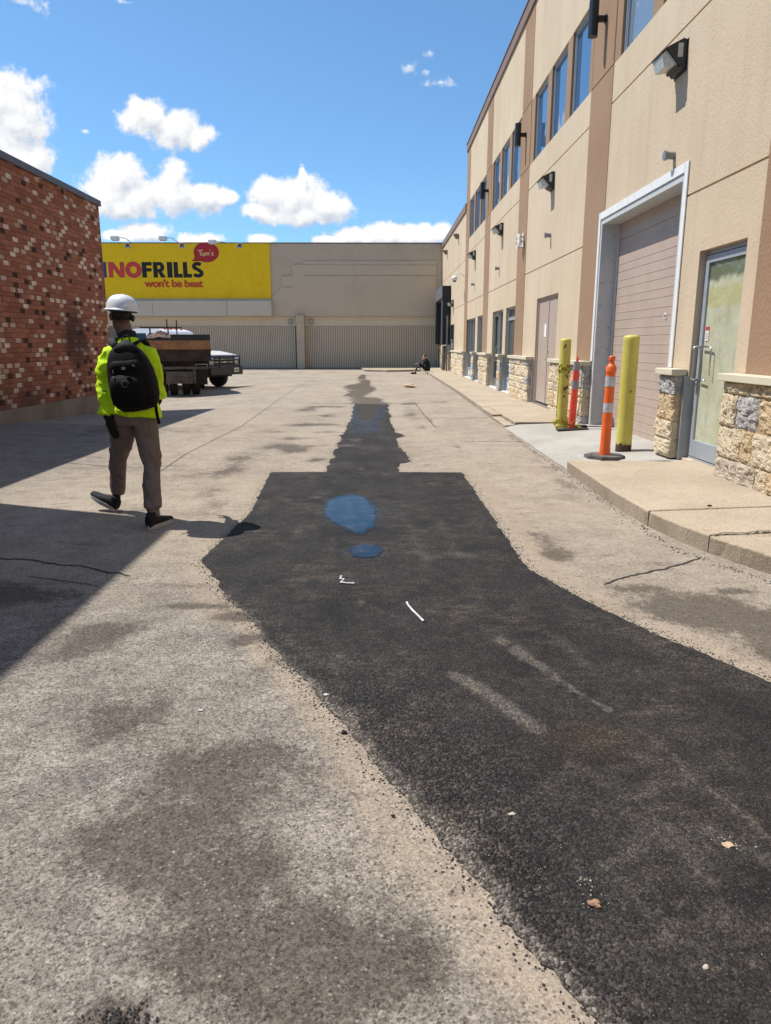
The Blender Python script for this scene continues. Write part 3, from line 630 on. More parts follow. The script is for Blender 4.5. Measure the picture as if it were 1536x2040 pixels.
# ------------------------------------------------------------------ sidewalk, ramp, far walkway
def slab(name_mb, poly, z1, z0=-.02, edge=.012, seed=0, wear=.008, mi_top=0, mi_side=1):
    """concrete slab with a worn, slightly wavy edge; poly is an outline, counter-clockwise"""
    P = [Vector(p) for p in poly]; pts = []
    for i in range(len(P)):
        a, b = P[i], P[(i+1) % len(P)]; n = max(1, int((b-a).length/.045))
        for k in range(n): pts.append(a+(b-a)*k/n)
    n = len(pts); c = sum(pts, Vector((0, 0)))/n; rings = []
    for (ins, z, w) in ((0, z0, 1), (0, z1-edge*1.3, 1), (edge*.35, z1-edge*.4, 1.3), (edge, z1, 1.3)):
        ring = []
        for i, p in enumerate(pts):
            t = (pts[(i+1) % n]-pts[i-1]).normalized(); nr = Vector((-t.y, t.x))
            q = Vector((p.x*7+seed, p.y*7, z*5)); d = mn.noise(q)*wear*w+mn.noise(q*4)*wear*.6*w
            chip = max(0, mn.noise(Vector((p.x*3.1+seed*3, p.y*3.1, 4)))-.35)*.05*(1 if z > z1-edge else .2)
            qq = p+nr*(ins+d+chip); ring.append((qq.x, qq.y, z-(chip*.25)))
        rings.append(ring)
    base = len(name_mb.v); vs = [v for r in rings for v in r]; fs = []; mi = []
    for k in range(3):
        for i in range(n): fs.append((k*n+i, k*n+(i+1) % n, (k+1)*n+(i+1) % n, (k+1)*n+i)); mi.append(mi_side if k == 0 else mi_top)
    top = tessellate_polygon([[Vector((v[0], v[1], 0)) for v in rings[3]]])
    for t in top:
        a, b, c3 = (Vector(rings[3][j][:2]) for j in t); cr_ = (b-a).cross(c3-a) if False else (b.x-a.x)*(c3.y-a.y)-(b.y-a.y)*(c3.x-a.x)
        tt = tuple(t) if cr_ > 0 else tuple(reversed(t)); fs.append(tuple(j+3*n for j in tt)); mi.append(mi_top)
    name_mb.v += vs; name_mb.f += [tuple(i+base for i in f) for f in fs]; name_mb.m += mi
sw = MB()
slab(sw, [(2.175,8.42),(2.16,7.2),(2.16,6.4),(2.185,5.80),(3.64,6.02),(3.75,6.02),(3.75,8.44)], .135, seed=1)
slab(sw, [(2.188,5.785),(2.26,5.35),(2.345,5.03),(3.75,5.25),(3.75,6.005),(3.64,6.005)], .132, seed=2)
slab(sw, [(2.35,5.015),(2.43,4.78),(2.53,4.51),(2.68,4.15),(2.95,3.7),(3.3,3.3),(3.75,3.0),(3.75,5.235)], .128, seed=3, wear=.014)
slab(sw, [(3.32,3.27),(3.75,2.98),(3.75,-3),(3.32,-3)], .126, seed=4)
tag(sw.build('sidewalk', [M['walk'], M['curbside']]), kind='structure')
ck = MB()
for pts, w in (([(2.36,4.985),(2.48,5.06),(2.62,5.05),(2.74,5.11),(2.9,5.10)], .02), ([(2.5,5.05),(2.7,5.0),(2.95,5.03),(3.2,5.12)], .009), ([(2.9,5.1),(3.1,5.3),(3.4,5.38)], .007)):
    r = ribbon('c', pts, w, 3, z=.140 if w > .01 else .137); ck.add(r.v, r.f)
tag(ck.build('sidewalk_crack', M['crack']), kind='structure')
fw = MB(); yy = 13.05
while yy < 45:
    y1 = min(yy+1.62, 45.2); xc = 2.22+.10*float(sstep(yy, 13, 24)); xc1 = 2.22+.10*float(sstep(y1, 13, 24))
    h = .035+.075*float(sstep(yy, 13, 15.2))
    slab(fw, [(xc, y1-.008), (xc, yy+.004), (xc+.17, yy+.004), (xc1+.17, y1-.008)], max(h, .05), seed=int(yy*3), wear=.012)
    slab(fw, [(xc1+.178, y1-.008), (xc+.178, yy+.004), (3.72, yy+.004), (3.72, y1-.008)], .108, seed=int(yy*7), wear=.004)
    yy = y1
slab(fw, [(2.2,41.2),(3.7,39.6),(3.7,45.2),(-1.4,45.2),(-1.1,39.6),(.1,40.2)][::1] if False else [(-.9,41.0),(.3,40.2),(1.9,40.9),(2.2,41.3),(2.2,45.2),(-1.3,45.2)], .10, seed=77, wear=.02)
tag(fw.build('walkway', [M['walk'], M['curbside']]), kind='structure')
# new concrete ramp up to the garage
rp = MB(); nx, ny = 14, 30; vs = []
for j in range(ny+1):
    y = 8.46+(13.02-8.46)*j/ny
    for i in range(nx+1):
        x0 = 2.20+.02*mn.noise(Vector((0, y*2, 0))); x = x0+(3.98-x0)*i/nx; t = i/nx
        z = .008+.092*min(1, t*1.35)**1.1; z += .05*float(sstep(y, 12.3, 13.0))*float(sstep(t, 0, .15))*(1-min(1, t*1.3))
        vs.append((x, y, z))
rp.add(vs, [(j*(nx+1)+i, j*(nx+1)+i+1, (j+1)*(nx+1)+i+1, (j+1)*(nx+1)+i) for j in range(ny) for i in range(nx)])
tag(rp.build('ramp', M['ramp'], smooth=True), kind='structure')

# ------------------------------------------------------------------ facade of cells
def facade(X, rects, depth_mat, parent, names, thick=.25):
    """X: plane facing -x. rects (y0,y1,z0,z1,kind,depth) later ones win; depth>0 is set back. kind 'hole' has no face."""
    ysb = sorted({r[0] for r in rects} | {r[1] for r in rects}); zsb = sorted({r[2] for r in rects} | {r[3] for r in rects})
    g = {}
    for i in range(len(ysb)-1):
        for j in range(len(zsb)-1):
            yc, zc = (ysb[i]+ysb[i+1])/2, (zsb[j]+zsb[j+1])/2; k = None
            for r in rects:
                if r[0] < yc < r[1] and r[2] < zc < r[3]:
                    if r[4] == 'groove' and k[0] == 'hole': pass
                    elif r[4] == 'groove': k = ('groove', r[5], (k[2] if k[0] == 'groove' else k[0]))
                    else: k = (r[4], r[5], None)
            g[i, j] = k
    out = {n: MB() for n in names}
    def dep(k): return None if k is None else (k[1] if k[0] != 'hole' else k[1])
    for (i, j), k in g.items():
        if k is None: continue
        y0, y1, z0, z1 = ysb[i], ysb[i+1], zsb[j], zsb[j+1]; x = X+k[1]; mat = k[2] if k[0] == 'groove' else k[0]
        if k[0] != 'hole': out[mat].add([(x,y0,z0),(x,y0,z1),(x,y1,z1),(x,y1,z0)], [(0,3,2,1)])
        for (a, b, quad) in ((i+1, j, 'y1'), (i-1, j, 'y0'), (i, j+1, 'z1'), (i, j-1, 'z0')):
            kk = g.get((a, b)); d2 = kk[1] if kk else 0.3
            if d2 > k[1]+1e-6 and k[0] != 'hole':
                xa, xb = X+k[1], X+d2
                if quad == 'y1': q = [(xa,y1,z0),(xb,y1,z0),(xb,y1,z1),(xa,y1,z1)]
                elif quad == 'y0': q = [(xa,y0,z0),(xa,y0,z1),(xb,y0,z1),(xb,y0,z0)]
                elif quad == 'z1': q = [(xa,y0,z1),(xa,y1,z1),(xb,y1,z1),(xb,y0,z1)]
                else: q = [(xa,y0,z0),(xb,y0,z0),(xb,y1,z0),(xa,y1,z0)]
                out[mat].add(q, [(0,1,2,3)])
    for n, (nm, m) in names.items():
        if out[n].f: out[n].build(nm, m, parent)
XF = 3.62
BANDS = [(-13.2,-12),(-6.8,-5.6),(-.35,.9),(6.08,7.33),(12.54,13.78),(19.16,20.36),(25.64,26.86),(31.76,32.86)]
ZS, ZH, ZT = 5.70, 7.16, 9.24
office = thing('office_building', 'tall beige stucco building with brown bands, upper windows and stone base', 'building', (3.62, 9, 0))
rects = [(-14, 32.86, 0.0, ZT, 'beige', 0), (-14, 32.86, ZS, ZH, 'brown', 0)]
for a, b in BANDS: rects.append((a, b, 1.1, ZT, 'brown', -.008))
WIN = []
for k in range(-2, 5):
    # three windows between bands
    for q in range(3):
        y1 = 18.74-(1.66 if k == 4 else 1.71)*q + 6.5*(k-2)+ (.04 if k == 3 else -.19 if k == 4 else 0); WIN.append((y1-1.33, y1, q, k))
for (a, b, q, k) in WIN: rects.append((a, b, ZS, ZH, 'hole', .12))
for z in (ZS, ZH): 
    for a, b in BANDS: rects.append((a-.0, b+.0, z-.011, z+.011, 'groove', .008))
for i in range(len(BANDS)-1):
    a, b = BANDS[i][1], BANDS[i+1][0]
    rects.append((a, b, 5.125, 5.150, 'groove', .018)); rects.append((a, b, 3.155, 3.180, 'groove', .018))
for a, b in BANDS:
    for y in (a+.02, b-.02): rects.append((y-.008, y+.008, ZS+.02, ZH-.02, 'groove', .008))
DOORS = [(7.59, 8.70, .13, 2.49, .13), (9.28, 12.72, .05, 3.46, .30), (15.48, 17.57, .11, 2.49, .10), (20.33, 21.86, .11, 2.48, .13), (22.37, 24.46, .11, 2.48, .13), (26.86, 28.27, .11, 2.48, .13), (28.94, 31.80, .11, 2.47, .13)]
for (a, b, c, d, e) in DOORS: rects.append((a, b, c, d, 'hole', e+.02))
facade(XF, rects, None, office, {'beige': ('wall', M['beige']), 'brown': ('brown_band', M['brown'])})
m = MB(); m.box(XF-.05, XF+.4, -14, 32.90, ZT, 9.53, bev=.012); m.box(XF-.075, XF+.42, -14, 32.93, 9.531, 9.565, bev=.008); m.build('parapet_trim', M['trim'], office)
m = MB(); m.box(XF+.32, 18, -14, 32.85, 0, 9.2); m.build('building_core', M['blackmat'], office)
m = MB(); m.box(XF, XF+.31, 32.861, 32.868, 7.0, 9.23); m.box(XF+.33, 18, 32.856, 32.875, 7.0, 9.2); m.build('end_wall', M['beige'], office)
m = MB(); m.box(XF+.02, XF+.31, -13.98, 32.84, 9.241, 9.27); m.build('roof_edge', M['roof'], office)
# upper windows
for (a, b, q, k) in WIN:
    fr = MB(); x = XF+.045; d = .06; t = .045
    for (y0, y1, z0, z1) in ((a, a+t, ZS, ZH), (b-t, b, ZS, ZH), (a+t, b-t, ZS, ZS+t), (a+t, b-t, ZH-t, ZH)): fr.box(x, x+d, y0, y1, z0, z1)
    t2 = t+.03
    for (y0, y1, z0, z1) in ((a+t, a+t2, ZS+t, ZH-t), (b-t2, b-t, ZS+t, ZH-t), (a+t2, b-t2, ZS+t, ZS+t2), (a+t2, b-t2, ZH-t2, ZH-t)): fr.box(x+.015, x+d, y0, y1, z0, z1)
    w = fr.build('window', M['frame'], office)
    g = MB(); gx = x+.042; g.add([(gx,a+t2-.005,ZS+t2-.005),(gx,a+t2-.005,ZH-t2+.005),(gx,b-t2+.005,ZH-t2+.005),(gx,b-t2+.005,ZS+t2-.005)], [(0,1,2,3)])
    g.build('pane', M['glass_blind'] if (q == 0 and k == 1) else M['glass'], w)

# stone base
def stones(a, b, z0, z1, xf, parent, fine=False, seed=0, near_end=False, lens=(.32,.62)):
    rnd = random.Random(seed); m = MB(); tone = []
    core = MB(); core.box(xf+.03, XF+.02, a+.012, b-.004, z0, z1-.005)
    hs = []; z = z0
    while z < z1-.07:
        h = rnd.choice((.15, .22, .29, .32)); h = min(h, z1-z); 
        if z1-(z+h) < .1: h = z1-z
        hs.append((z, z+h)); z += h
    for (za, zb) in hs:
        y = a+(0 if near_end else .0); first = True
        while y < b-.02:
            L = rnd.uniform(*lens)*(1.15 if rnd.random() > .3 else .6); 
            if b-(y+L) < .16: L = b-y
            y1 = y+L; tn = rnd.random()*.92; 
            if za > z0+.5 and first and near_end and fine: tn = .9
            bm = bmesh.new(); bmesh.ops.create_cube(bm, size=1)
            sz = Vector((XF-xf+.05, L-.012, zb-za-.012)); cpos = Vector((xf+(XF-xf+.05)/2, (y+y1)/2, (za+zb)/2))
            step = .018 if fine else .05
            n_ = max(2, min(16, int(max(sz.y, sz.z)/step)))
            bmesh.ops.subdivide_edges(bm, edges=bm.edges[:], cuts=n_, use_grid_fill=True)
            for v in bm.verts:
                p = v.co.copy(); q = Vector((p.x*sz.x, p.y*sz.y, p.z*sz.z))
                # pillow: pull the edges of the front in
                ey = max(0, abs(p.y)*2-.80)/.20; ez = max(0, abs(p.z)*2-.74)/.26; ex = max(0, -p.x*2-.0)
                pull = min(1, max(ey, ez))**2*.028*(1 if p.x < -.2 else 0)
                w = q+cpos; ns = mn.noise(w*8+Vector((seed, 0, 0)))*.42+mn.noise(w*19)*.40+mn.noise(w*41)*.38
                if p.x < -.3: q.x += pull*.8-ns*.045-.012*math.sin(seed+len(tone)*.37)
                if p.x < -.05:
                    if abs(p.y) > .49: q.y += math.copysign(-.004+ns*.006, p.y)
                    if abs(p.z) > .49: q.z += math.copysign(-.004+ns*.006, p.z)
                v.co = q+cpos
            bm.verts.ensure_lookup_table(); m.add([v.co for v in bm.verts], [[v.index for v in f.verts] for f in bm.faces]); tone += [tn]*len(bm.verts); bm.free()
            y = y1; first = False
    o = m.build('stone_base', M['stone'], parent)
    at = o.data.attributes.new('tone', 'FLOAT', 'POINT'); at.data.foreach_set('value', tone)
    core.build('mortar', M['mortar'], o)
def cap(a, b, parent, xf, z=1.10):
    c = MB(); c.box(xf-.045, XF-.009, a-.02, b+.02, z, z+.075, bev=.008); c.build('stone_cap', M['cap'], parent)
STONES = [(-5.6,-.4,1),(.9,6.0,1),(5.0,7.50,1),(8.74,9.24,1),(12.76,15.36,1),(17.66,20.22,0),(21.90,22.32,0),(24.56,26.78,0),(28.31,28.88,0),(31.90,32.85,0)]
XS = 3.47
for i, (a, b, f) in enumerate(STONES):
    if i in (0,): continue
    if i == 1: a, b = .9, 4.96
    stones(a, b, .115 if a < 9 else .085, 1.10, XS, office, fine=bool(f), seed=11+i*5, near_end=True)
    cap(a, b, office, XS)
# grey jamb panels on the reveals of the openings
for (y, z1) in ((8.72, 1.10), (17.615, 1.10), (21.88, 1.10), (24.51, 1.10), (28.29, 1.10), (31.85, 1.10)):
    j = MB(); j.box(XF-.045, XF+.10, y-.026, y+.018, .11, z1-.004); j.build('jamb_panel', M['jamb'], office)
for (y0, y1, zt) in ((7.59,8.70,2.49),(20.33,21.86,2.48),(22.37,24.46,2.48),(26.86,28.27,2.48),(28.94,31.80,2.47)):
    pass
# sills
for (a, b, c, d, e) in DOORS[3:]:
    s_ = MB(); s_.box(XF-.06, XF+.12, a-.02, b+.02, .105, .125, bev=.004); s_.build('threshold', M['white'], office)

# glass entrance doors and sidelights
def storefront(a, b, z0, z1, name, muntins=(), rails=(.48,), glass='glass_low', x=XF+.07, t=.055, low_panel=False):
    f = MB()
    f.box(x, x+.08, a, a+t, z0, z1); f.box(x, x+.08, b-t, b, z0, z1); f.box(x, x+.08, a+t, b-t, z1-t, z1); f.box(x, x+.08, a+t, b-t, z0, z0+.09)
    for y in muntins: f.box(x+.002, x+.078, y-t*.5, y+t*.5, z0+.09, z1-t)
    edges = [a+t]+[v for y in muntins for v in (y-t*.5, y+t*.5)]+[b-t]
    for z in rails:
        for k in range(0, len(edges), 2): f.box(x+.004, x+.076, edges[k], edges[k+1], z-.04, z+.04)
    w = f.build(name, M['frame'], office)
    g = MB(); gx = x+.05; g.add([(gx,a+t-.01,z0+.08),(gx,a+t-.01,z1-t+.01),(gx,b-t+.01,z1-t+.01),(gx,b-t+.01,z0+.08)], [(0,1,2,3)]); g.build('pane', M[glass], w)
    if low_panel:
        p = MB(); p.box(x+.03, x+.045, a+t, b-t, z0+.09, .44); p.build('kick_panel', M['white'], w)
    return w
storefront(20.33, 21.86, .125, 2.48, 'entrance_window', (), (.48, 2.17), low_panel=True)
storefront(26.86, 28.27, .125, 2.48, 'entrance_window', (27.9,), (.48,), low_panel=True)
storefront(28.94, 31.80, .125, 2.47, 'entrance_window', (30.0, 31.0), (.48,), low_panel=True)
w = storefront(22.37, 24.46, .125, 2.48, 'entrance_door', (23.35,), (), x=XF+.07)
lf = MB(); x = XF+.045
for (y0, y1, z0, z1) in ((23.40,23.50,.14,2.43),(24.30,24.40,.14,2.43),(23.5,24.3,2.31,2.43),(23.5,24.3,.14,.40)): lf.box(x, x+.045, y0, y1, z0, z1)
lf2 = lf.build('door_leaf', M['chrome'], w); h = MB()
h.loft([(x-.0,23.47,.95),(x-.07,23.47,.97),(x-.07,23.47,1.38),(x-.0,23.47,1.40)], [.014]*4, 8); h.build('door_handle', M['chrome'], lf2)
# near glass door with papered glass
x = XF+.075; f = MB(); a, b, z0, z1 = 7.59, 8.70, .14, 2.49
for q in ((a,a+.05,z0,z1),(b-.05,b,z0,z1),(a+.05,b-.05,z1-.05,z1)): f.box(x, x+.09, q[0], q[1], q[2], q[3])
f.box(x-.01, x+.09, a, b, .13, .155)
gd = f.build('glass_door', M['frame'], office)
lf = MB(); x2 = x-.012; a2, b2 = a+.056, b-.056
for q in ((a2,a2+.055,.165,2.43),(b2-.075,b2,.165,2.43),(a2+.055,b2-.075,2.35,2.43),(a2+.055,b2-.075,.165,.36)): lf.box(x2, x2+.045, *q, bev=.003)
dl = lf.build('door_leaf', M['frame'], gd)
g = MB(); gx = x2+.022; g.add([(gx,a2+.05,.35),(gx,a2+.05,2.36),(gx,b2-.07,2.36),(gx,b2-.07,.35)], [(0,1,2,3)]); g.build('pane', M['papered'], dl)
h = MB(); yh = b2-.045
h.loft([(x2,yh,1.43),(x2-.05,yh,1.435),(x2-.075,yh,1.42),(x2-.075,yh,1.38),(x2-.075,yh,1.10),(x2-.075,yh,1.07),(x2-.05,yh,1.06),(x2,yh,1.06)], [.013]*8, 10)
h.loft([(x2-.07,yh,1.43),(x2-.075,yh-.2,1.43),(x2-.075,yh-.26,1.42),(x2-.07,yh-.27,1.30)], [.010]*4, 8) if False else None
h.build('door_handle', M['chrome'], dl, smooth=True)
h = MB(); h.loft([(x2+.01,yh,1.435),(x2+.01,yh-.30,1.435)], [.009]*2, 8) if False else h.loft([(x2-.012,yh-.06,1.435),(x2-.02,yh-.30,1.435),(x2-.02,yh-.335,1.41),(x2-.02,yh-.34,1.12)], [.009]*4, 8)
h.loft([(x2-.012,yh-.06,1.06),(x2-.02,yh-.24,1.06)], [.009]*2, 8); h.build('push_bar', M['chrome'], dl, smooth=True)
l = MB(); l.cyl((x2-.02, yh+.002, .99), (x2, yh+.002, .99), .02, 12); l.box(x2-.03, x2-.002, yh-.018, yh+.018, .93, 1.02, bev=.006); l.build('door_lock', M['chrome'], dl)
s_ = MB(); s_.box(x2+.015, x2+.019, b2-.20, b2-.115, 1.50, 1.66); st = s_.build('notice_sticker', M['paper'], dl)
s_ = MB(); s_.box(x2+.0125, x2+.0148, b2-.198, b2-.117, 1.615, 1.658); 
for k in range(4): s_.box(x2+.0125, x2+.0148, b2-.185, b2-.135+.01*(k % 2), 1.585-.02*k, 1.590-.02*k)
s_.build('sticker_print', M['red'], st)
for z in (2.2, .5): h = MB(); h.box(x2-.02, x2+.01, a2-.02, a2+.006, z-.06, z+.06, bev=.004); h.build('hinge', M['black'], gd)

# garage door
a, b = 9.37, 12.63; z0, z1 = .06, 3.37; X = XF+.28
gr = MB()
n = 13; hh = (z1-z0)/n
for k in range(n):
    za = z0+k*hh; gr.box(X, X+.04, a, b, za+.002, za+hh-.002, bev=.003)
    gr.box(X-.0035, X+.01, a+.002, b-.002, za+hh*.47, za+hh*.53, bev=.002)
gd = gr.build('garage_door', M['garage'], office)
m = MB(); m.box(X+.03, X+.035, a, b, z0, z1); m.build('panel_joint', M['mandoor'], gd)
m = MB(); m.box(X-.006-.003, X-.002, 10.27, 10.35, 1.80, 1.88); s1 = m.build('door_label', M['paper'], gd)
m = MB(); 
for (p, q, r, s2) in ((10.31,10.33,1.815,1.865),(10.29,10.33,1.845,1.855),(10.285,10.295,1.815,1.85)): m.box(X-.012, X-.0095, p, q, r, s2)
m.build('label_print', M['darkink'], s1)
m = MB(); m.box(X-.02, X+.03, a, b, .045, .065); m.build('bottom_seal', M['black'], gd)
# galvanised reveal + white trim
jm = MB(); jm.box(XF-.004, X+.06, 12.632, 12.72, .05, 3.46); jm.box(XF-.004, X+.06, 9.28, 9.368, .05, 3.46); jm.box(XF-.004, X+.06, 9.368, 12.632, 3.37, 3.46)
jo = jm.build('garage_reveal', M['galv'], office)
tr = MB(); tr.box(X-.03, X-.002, 12.555, 12.631, .06, 3.37); tr.build('door_track', M['galv'], jo)
for k in range(9):
    for xx in (XF+.04, XF+.2): sc_ = MB(); sc_.cyl((xx, 12.631, .3+k*.36), (xx, 12.626, .3+k*.36), .008, 8); sc_.build('screw', M['darkink'], jo)
m = MB(); m.box(XF-.02, XF-.005, 12.70, 12.80, 1.18, 3.56, bev=.003); m.box(XF-.02, XF-.005, 9.20, 9.30, 1.18, 3.56, bev=.003); m.box(XF-.0205, XF-.0055, 9.302, 12.698, 3.45, 3.56, bev=.003); m.build('white_trim', M['white'], office)

# tan double door
a, b, z0, z1 = 15.48, 17.57, .13, 2.49; x = XF+.05
f = MB(); f.box(x-.01, x+.08, a, a+.05, z0, z1); f.box(x-.01, x+.08, b-.05, b, z0, z1); f.box(x-.01, x+.08, a+.05, b-.05, z1-.05, z1); md = f.build('double_door', M['mandoor'], office)
mid = (a+b)/2
for (p, q) in ((a+.053, mid-.003), (mid+.003, b-.053)):
    l = MB(); l.box(x+.01, x+.055, p, q, z0+.03, z1-.053, bev=.003); l.build('door_leaf', M['mandoor'], md)
l = MB(); l.box(x-.002, x+.0095, mid-.035, mid+.035, z0+.03, z1-.06); l.build('astragal', M['mandoor'], md)
l = MB(); l.cyl((x+.01, mid-.12, 1.13), (x-.03, mid-.12, 1.13), .022, 12); l.loft([(x-.03, mid-.12, 1.13), (x-.06, mid-.12, 1.13), (x-.06, mid-.22, 1.13)], [.010]*3, 8); l.build('door_handle', M['chrome'], md)
l = MB(); l.cyl((x+.01, mid-.12, 1.32), (x-.012, mid-.12, 1.32), .026, 12); l.build('deadbolt', M['chrome'], md)
l = MB(); l.box(x+.002, x+.0095, mid+.16, mid+.37, 1.62, 1.90); l.build('paper_notice', M['paper'], md)
for z in (.45, 1.3, 2.2): l = MB(); l.box(x-.012, x+.009, a+.04, a+.056, z-.06, z+.06); l.build('hinge', M['black'], md)
l = MB(); l.box(XF-.06, XF+.1, a, b, .105, .130, bev=.003); l.build('threshold', M['chrome'], md)

# ------------------------------------------------------------------ low wing
wing = thing('low_wing', 'single storey beige wing with loading dock between the office block and the store', 'building', (3.62, 39, 0))
rects = [(32.86, 45.25, 0, 6.95, 'beige', 0)]
rects += [(32.86,45.25,5.0,5.025,'groove',.018),(32.86,38.9,3.155,3.18,'groove',.018)]
rects += [(37.30,39.25,.10,2.44,'hole',.25),(40.0,44.6,1.4,4.2,'hole',.3)]
facade(XF, rects, None, wing, {'beige': ('wall', M['beige']), 'brown': ('brown_band', M['brown'])})
m = MB(); m.box(XF-.05, XF+.4, 32.94, 45.27, 6.95, 7.28, bev=.01); m.build('parapet_trim', M['trim'], wing)
m = MB(); m.box(XF+.32, 18, 32.87, 45.2, 0, 6.9); m.build('building_core', M['blackmat'], wing)
stones(32.87, 37.25, .1, 1.10, XS, wing, seed=90); cap(32.9, 37.25, wing, XS)
stones(39.3, 45.2, .1, 1.42, XS+.03, wing, seed=95)
dk = MB(); dk.box(3.20, XF-.002, 44.0, 44.6, 1.46, 4.42, bev=.02); dk.build('dock_shelter', M['dockpad'], wing)
dk = MB(); dk.box(3.20, XF-.002, 39.28, 40.0, 1.46, 4.42, bev=.02); dks = dk.build('dock_shelter', M['dockpad'], wing)
m = MB(); m.box(3.14, XF-.002, 40.002, 43.998, 3.82, 4.44, bev=.02); m.box(3.14, 3.198, 39.26, 40.0, 3.84, 4.44); m.build('header_pad', M['dockhead'], dks)
m = MB(); m.box(3.185, 3.199, 39.99, 40.03, 1.46, 3.82); m.build('edge_strip', M['galv'], dks)
m = MB(); m.box(XF+.05, XF+.1, 40.0, 44.0, 1.4, 3.9); m.build('dock_door', M['dockpad'], dks)
for (y, xx) in ((39.7, 3.28), (41.2, 3.35)):
    m = MB(); m.box(xx, xx+.16, y, y+.2, .10, 1.40, bev=.02, rot=Matrix.Rotation(R(2), 3, 'Y')); m.build('bumper_post', M['wood'], wing)
m = MB(); m.box(XF+.02, XF+.1, 37.32, 39.23, .11, 2.42); sdr = m.build('side_door', M['black'], wing)
m = MB(); m.box(XF-.01, XF+.02, 38.1, 38.4, 1.2, 1.55); m.box(XF-.03, XF+.02, 38.15, 38.35, 1.60, 1.7); m.build('door_hardware', M['galv'], sdr)
m = MB(); m.box(3.36, 3.44, 38.72, 38.80, .1, 2.9); m.build('downpipe', M['ventgrey'], wing)

# ------------------------------------------------------------------ store at the back
YB = 45.3
store = thing('store_building', 'long grey aggregate store building with a yellow painted sign across the end of the yard', 'building', (-5, YB, 0))
m = MB(); m.box(-26, 18, YB+.012, YB+20, 3.11, 7.24); m.build('upper_wall', M['aggwall'], store)
m = MB(); m.box(-26, 18.1, YB-.03, YB+20.1, 7.241, 7.30, bev=.01); m.build('roof_flashing', M['roofgrey'], store)
# smoother raised panel with a stepped edge
pts = [(3.6,3.112),(3.6,6.25),(-4.61,6.25),(-4.61,6.05),(-5.28,6.05),(-5.28,5.40),(-5.93,5.40),(-5.93,4.79),(-6.55,4.15),(-6.55,3.112)]
m = MB(); m.prism([(p[0], p[1]) for p in pts], 'y', YB-.055, YB+.01); m.build('stepped_panel', M['aggpanel'], store)
m = MB(); m.box(-4.6, 3.3, YB-.063, YB-.054, 5.43, 5.455); m.box(-5.9, -5.3, YB-.063, YB-.054, 4.775, 4.80); m.box(3.30,3.325,YB-.063,YB-.054,3.3,6.2); m.box(-4.6,3.29,YB-.063,YB-.054,6.04,6.055); m.build('panel_reveal', M['found'], store)
m = MB(); m.box(-26, -6.58, YB-.06, YB+.011, 4.12, 7.235); m.build('painted_sign_wall', M['yellow'], store)
sign = bpy.data.objects['painted_sign_wall']
m = MB(); m.box(-26, -6.56, YB-.12, YB+.011, 3.985, 4.118); m.build('sign_ledge', M['aggpanel'], store)
m = MB(); m.box(-26, -6.54, YB-.35, YB+.011, 3.12, 3.98); 
m.build('fascia', M['fascia'], store)
m = MB()
for xx in (-22.4, -18.0, -13.6, -9.2): m.box(xx, xx+.02, YB-.354, YB-.349, 3.13, 3.97)
m.build('fascia_joint', M['ribdark'], store)
m = MB(); m.box(-26, 18, YB+.18, YB+19.9, -.3, 3.108); m.build('lower_wall', M['lowwall'], store)
rb = MB()
def ribs(x0, x1):
    n = int((x1-x0)/.108)
    for k in range(n):
        xx = x0+k*.108; rb.box(xx, xx+.074, YB+.13, YB+.172, -.12, 2.53)
ribs(-4.6, 3.5); ribs(-16.0, -5.1)
rbo = rb.build('ribbed_wall', M['ribs'], store)
m = MB(); m.box(-26, 3.6, YB+.173, YB+.179, -.2, 2.54); m.build('rib_recess', M['ribdark'], rbo)
m = MB(); m.box(-26, 3.6, YB+.06, YB+.17, -.2, .07); m.build('base_shade_strip', M['ribdark'], store)  # dark strip painting in the shadow line along the foot of the wall
m = MB(); m.box(-5.09, -4.62, YB-.35, YB+.17, .02, 3.16, bev=.02); m.build('pillar', M['aggwall'], store)
for i, xx in enumerate((-15.9, -5.5, -4.22)):
    m = MB(); 
    for q in ((xx-.1,xx-.07,2.66,2.95),(xx+.07,xx+.1,2.66,2.95),(xx-.07,xx+.07,2.66,2.69),(xx-.07,xx+.07,2.92,2.95)): m.box(q[0], q[1], YB+.10, YB+.179, q[2], q[3])
    u = m.build('wall_vent', M['ventgrey'], store); m = MB(); m.box(xx-.07, xx+.07, YB+.14, YB+.179, 2.69, 2.92); m.build('vent_plate', M['lowwall'], u)
# lettering
def sX(s): return -16.14+(s-105)*.007075
ZL0, ZL1 = 5.315, 6.195
def flat(name, polys, mat, parent, y=YB-.066):
    mb = MB()
    for poly in polys:
        loops = poly if isinstance(poly[0][0], (tuple, list)) else [poly]
        tri = tessellate_polygon([[Vector((p[0], p[1], 0)) for p in lp] for lp in loops]); pts = [p for lp in loops for p in lp]
        mb.add([(p[0], y, p[1]) for p in pts], [tuple(t) for t in tri])
    return mb.build(name, mat, parent)
def L2(s0, s1, pts): return [(sX(s0)+(sX(s1)-sX(s0))*u, ZL0+(ZL1-ZL0)*v) for u, v in pts]
def arc(cx, cy, rx, ry, a0, a1, n=14): return [(cx+rx*math.cos(R(a0+(a1-a0)*i/n)), cy+ry*math.sin(R(a0+(a1-a0)*i/n))) for i in range(n+1)]
def stroke(pts, w, wy=None):
    Lf, Rt = [], []
    for i, p in enumerate(pts):
        a = Vector(pts[max(0, i-1)]); b = Vector(pts[min(len(pts)-1, i+1)]); t = (b-a).normalized(); nr = Vector((-t.y*w, t.x*(wy or w)))/2
        Lf.append((p[0]+nr.x, p[1]+nr.y)); Rt.append((p[0]-nr.x, p[1]-nr.y))
    return Lf+Rt[::-1]
flat('letter', [L2(107,240,[(0,0),(0,1),(.33,1),(.72,.42),(.72,1),(1,1),(1,0),(.68,0),(.28,.58),(.28,0)])], M['signred'], sign)
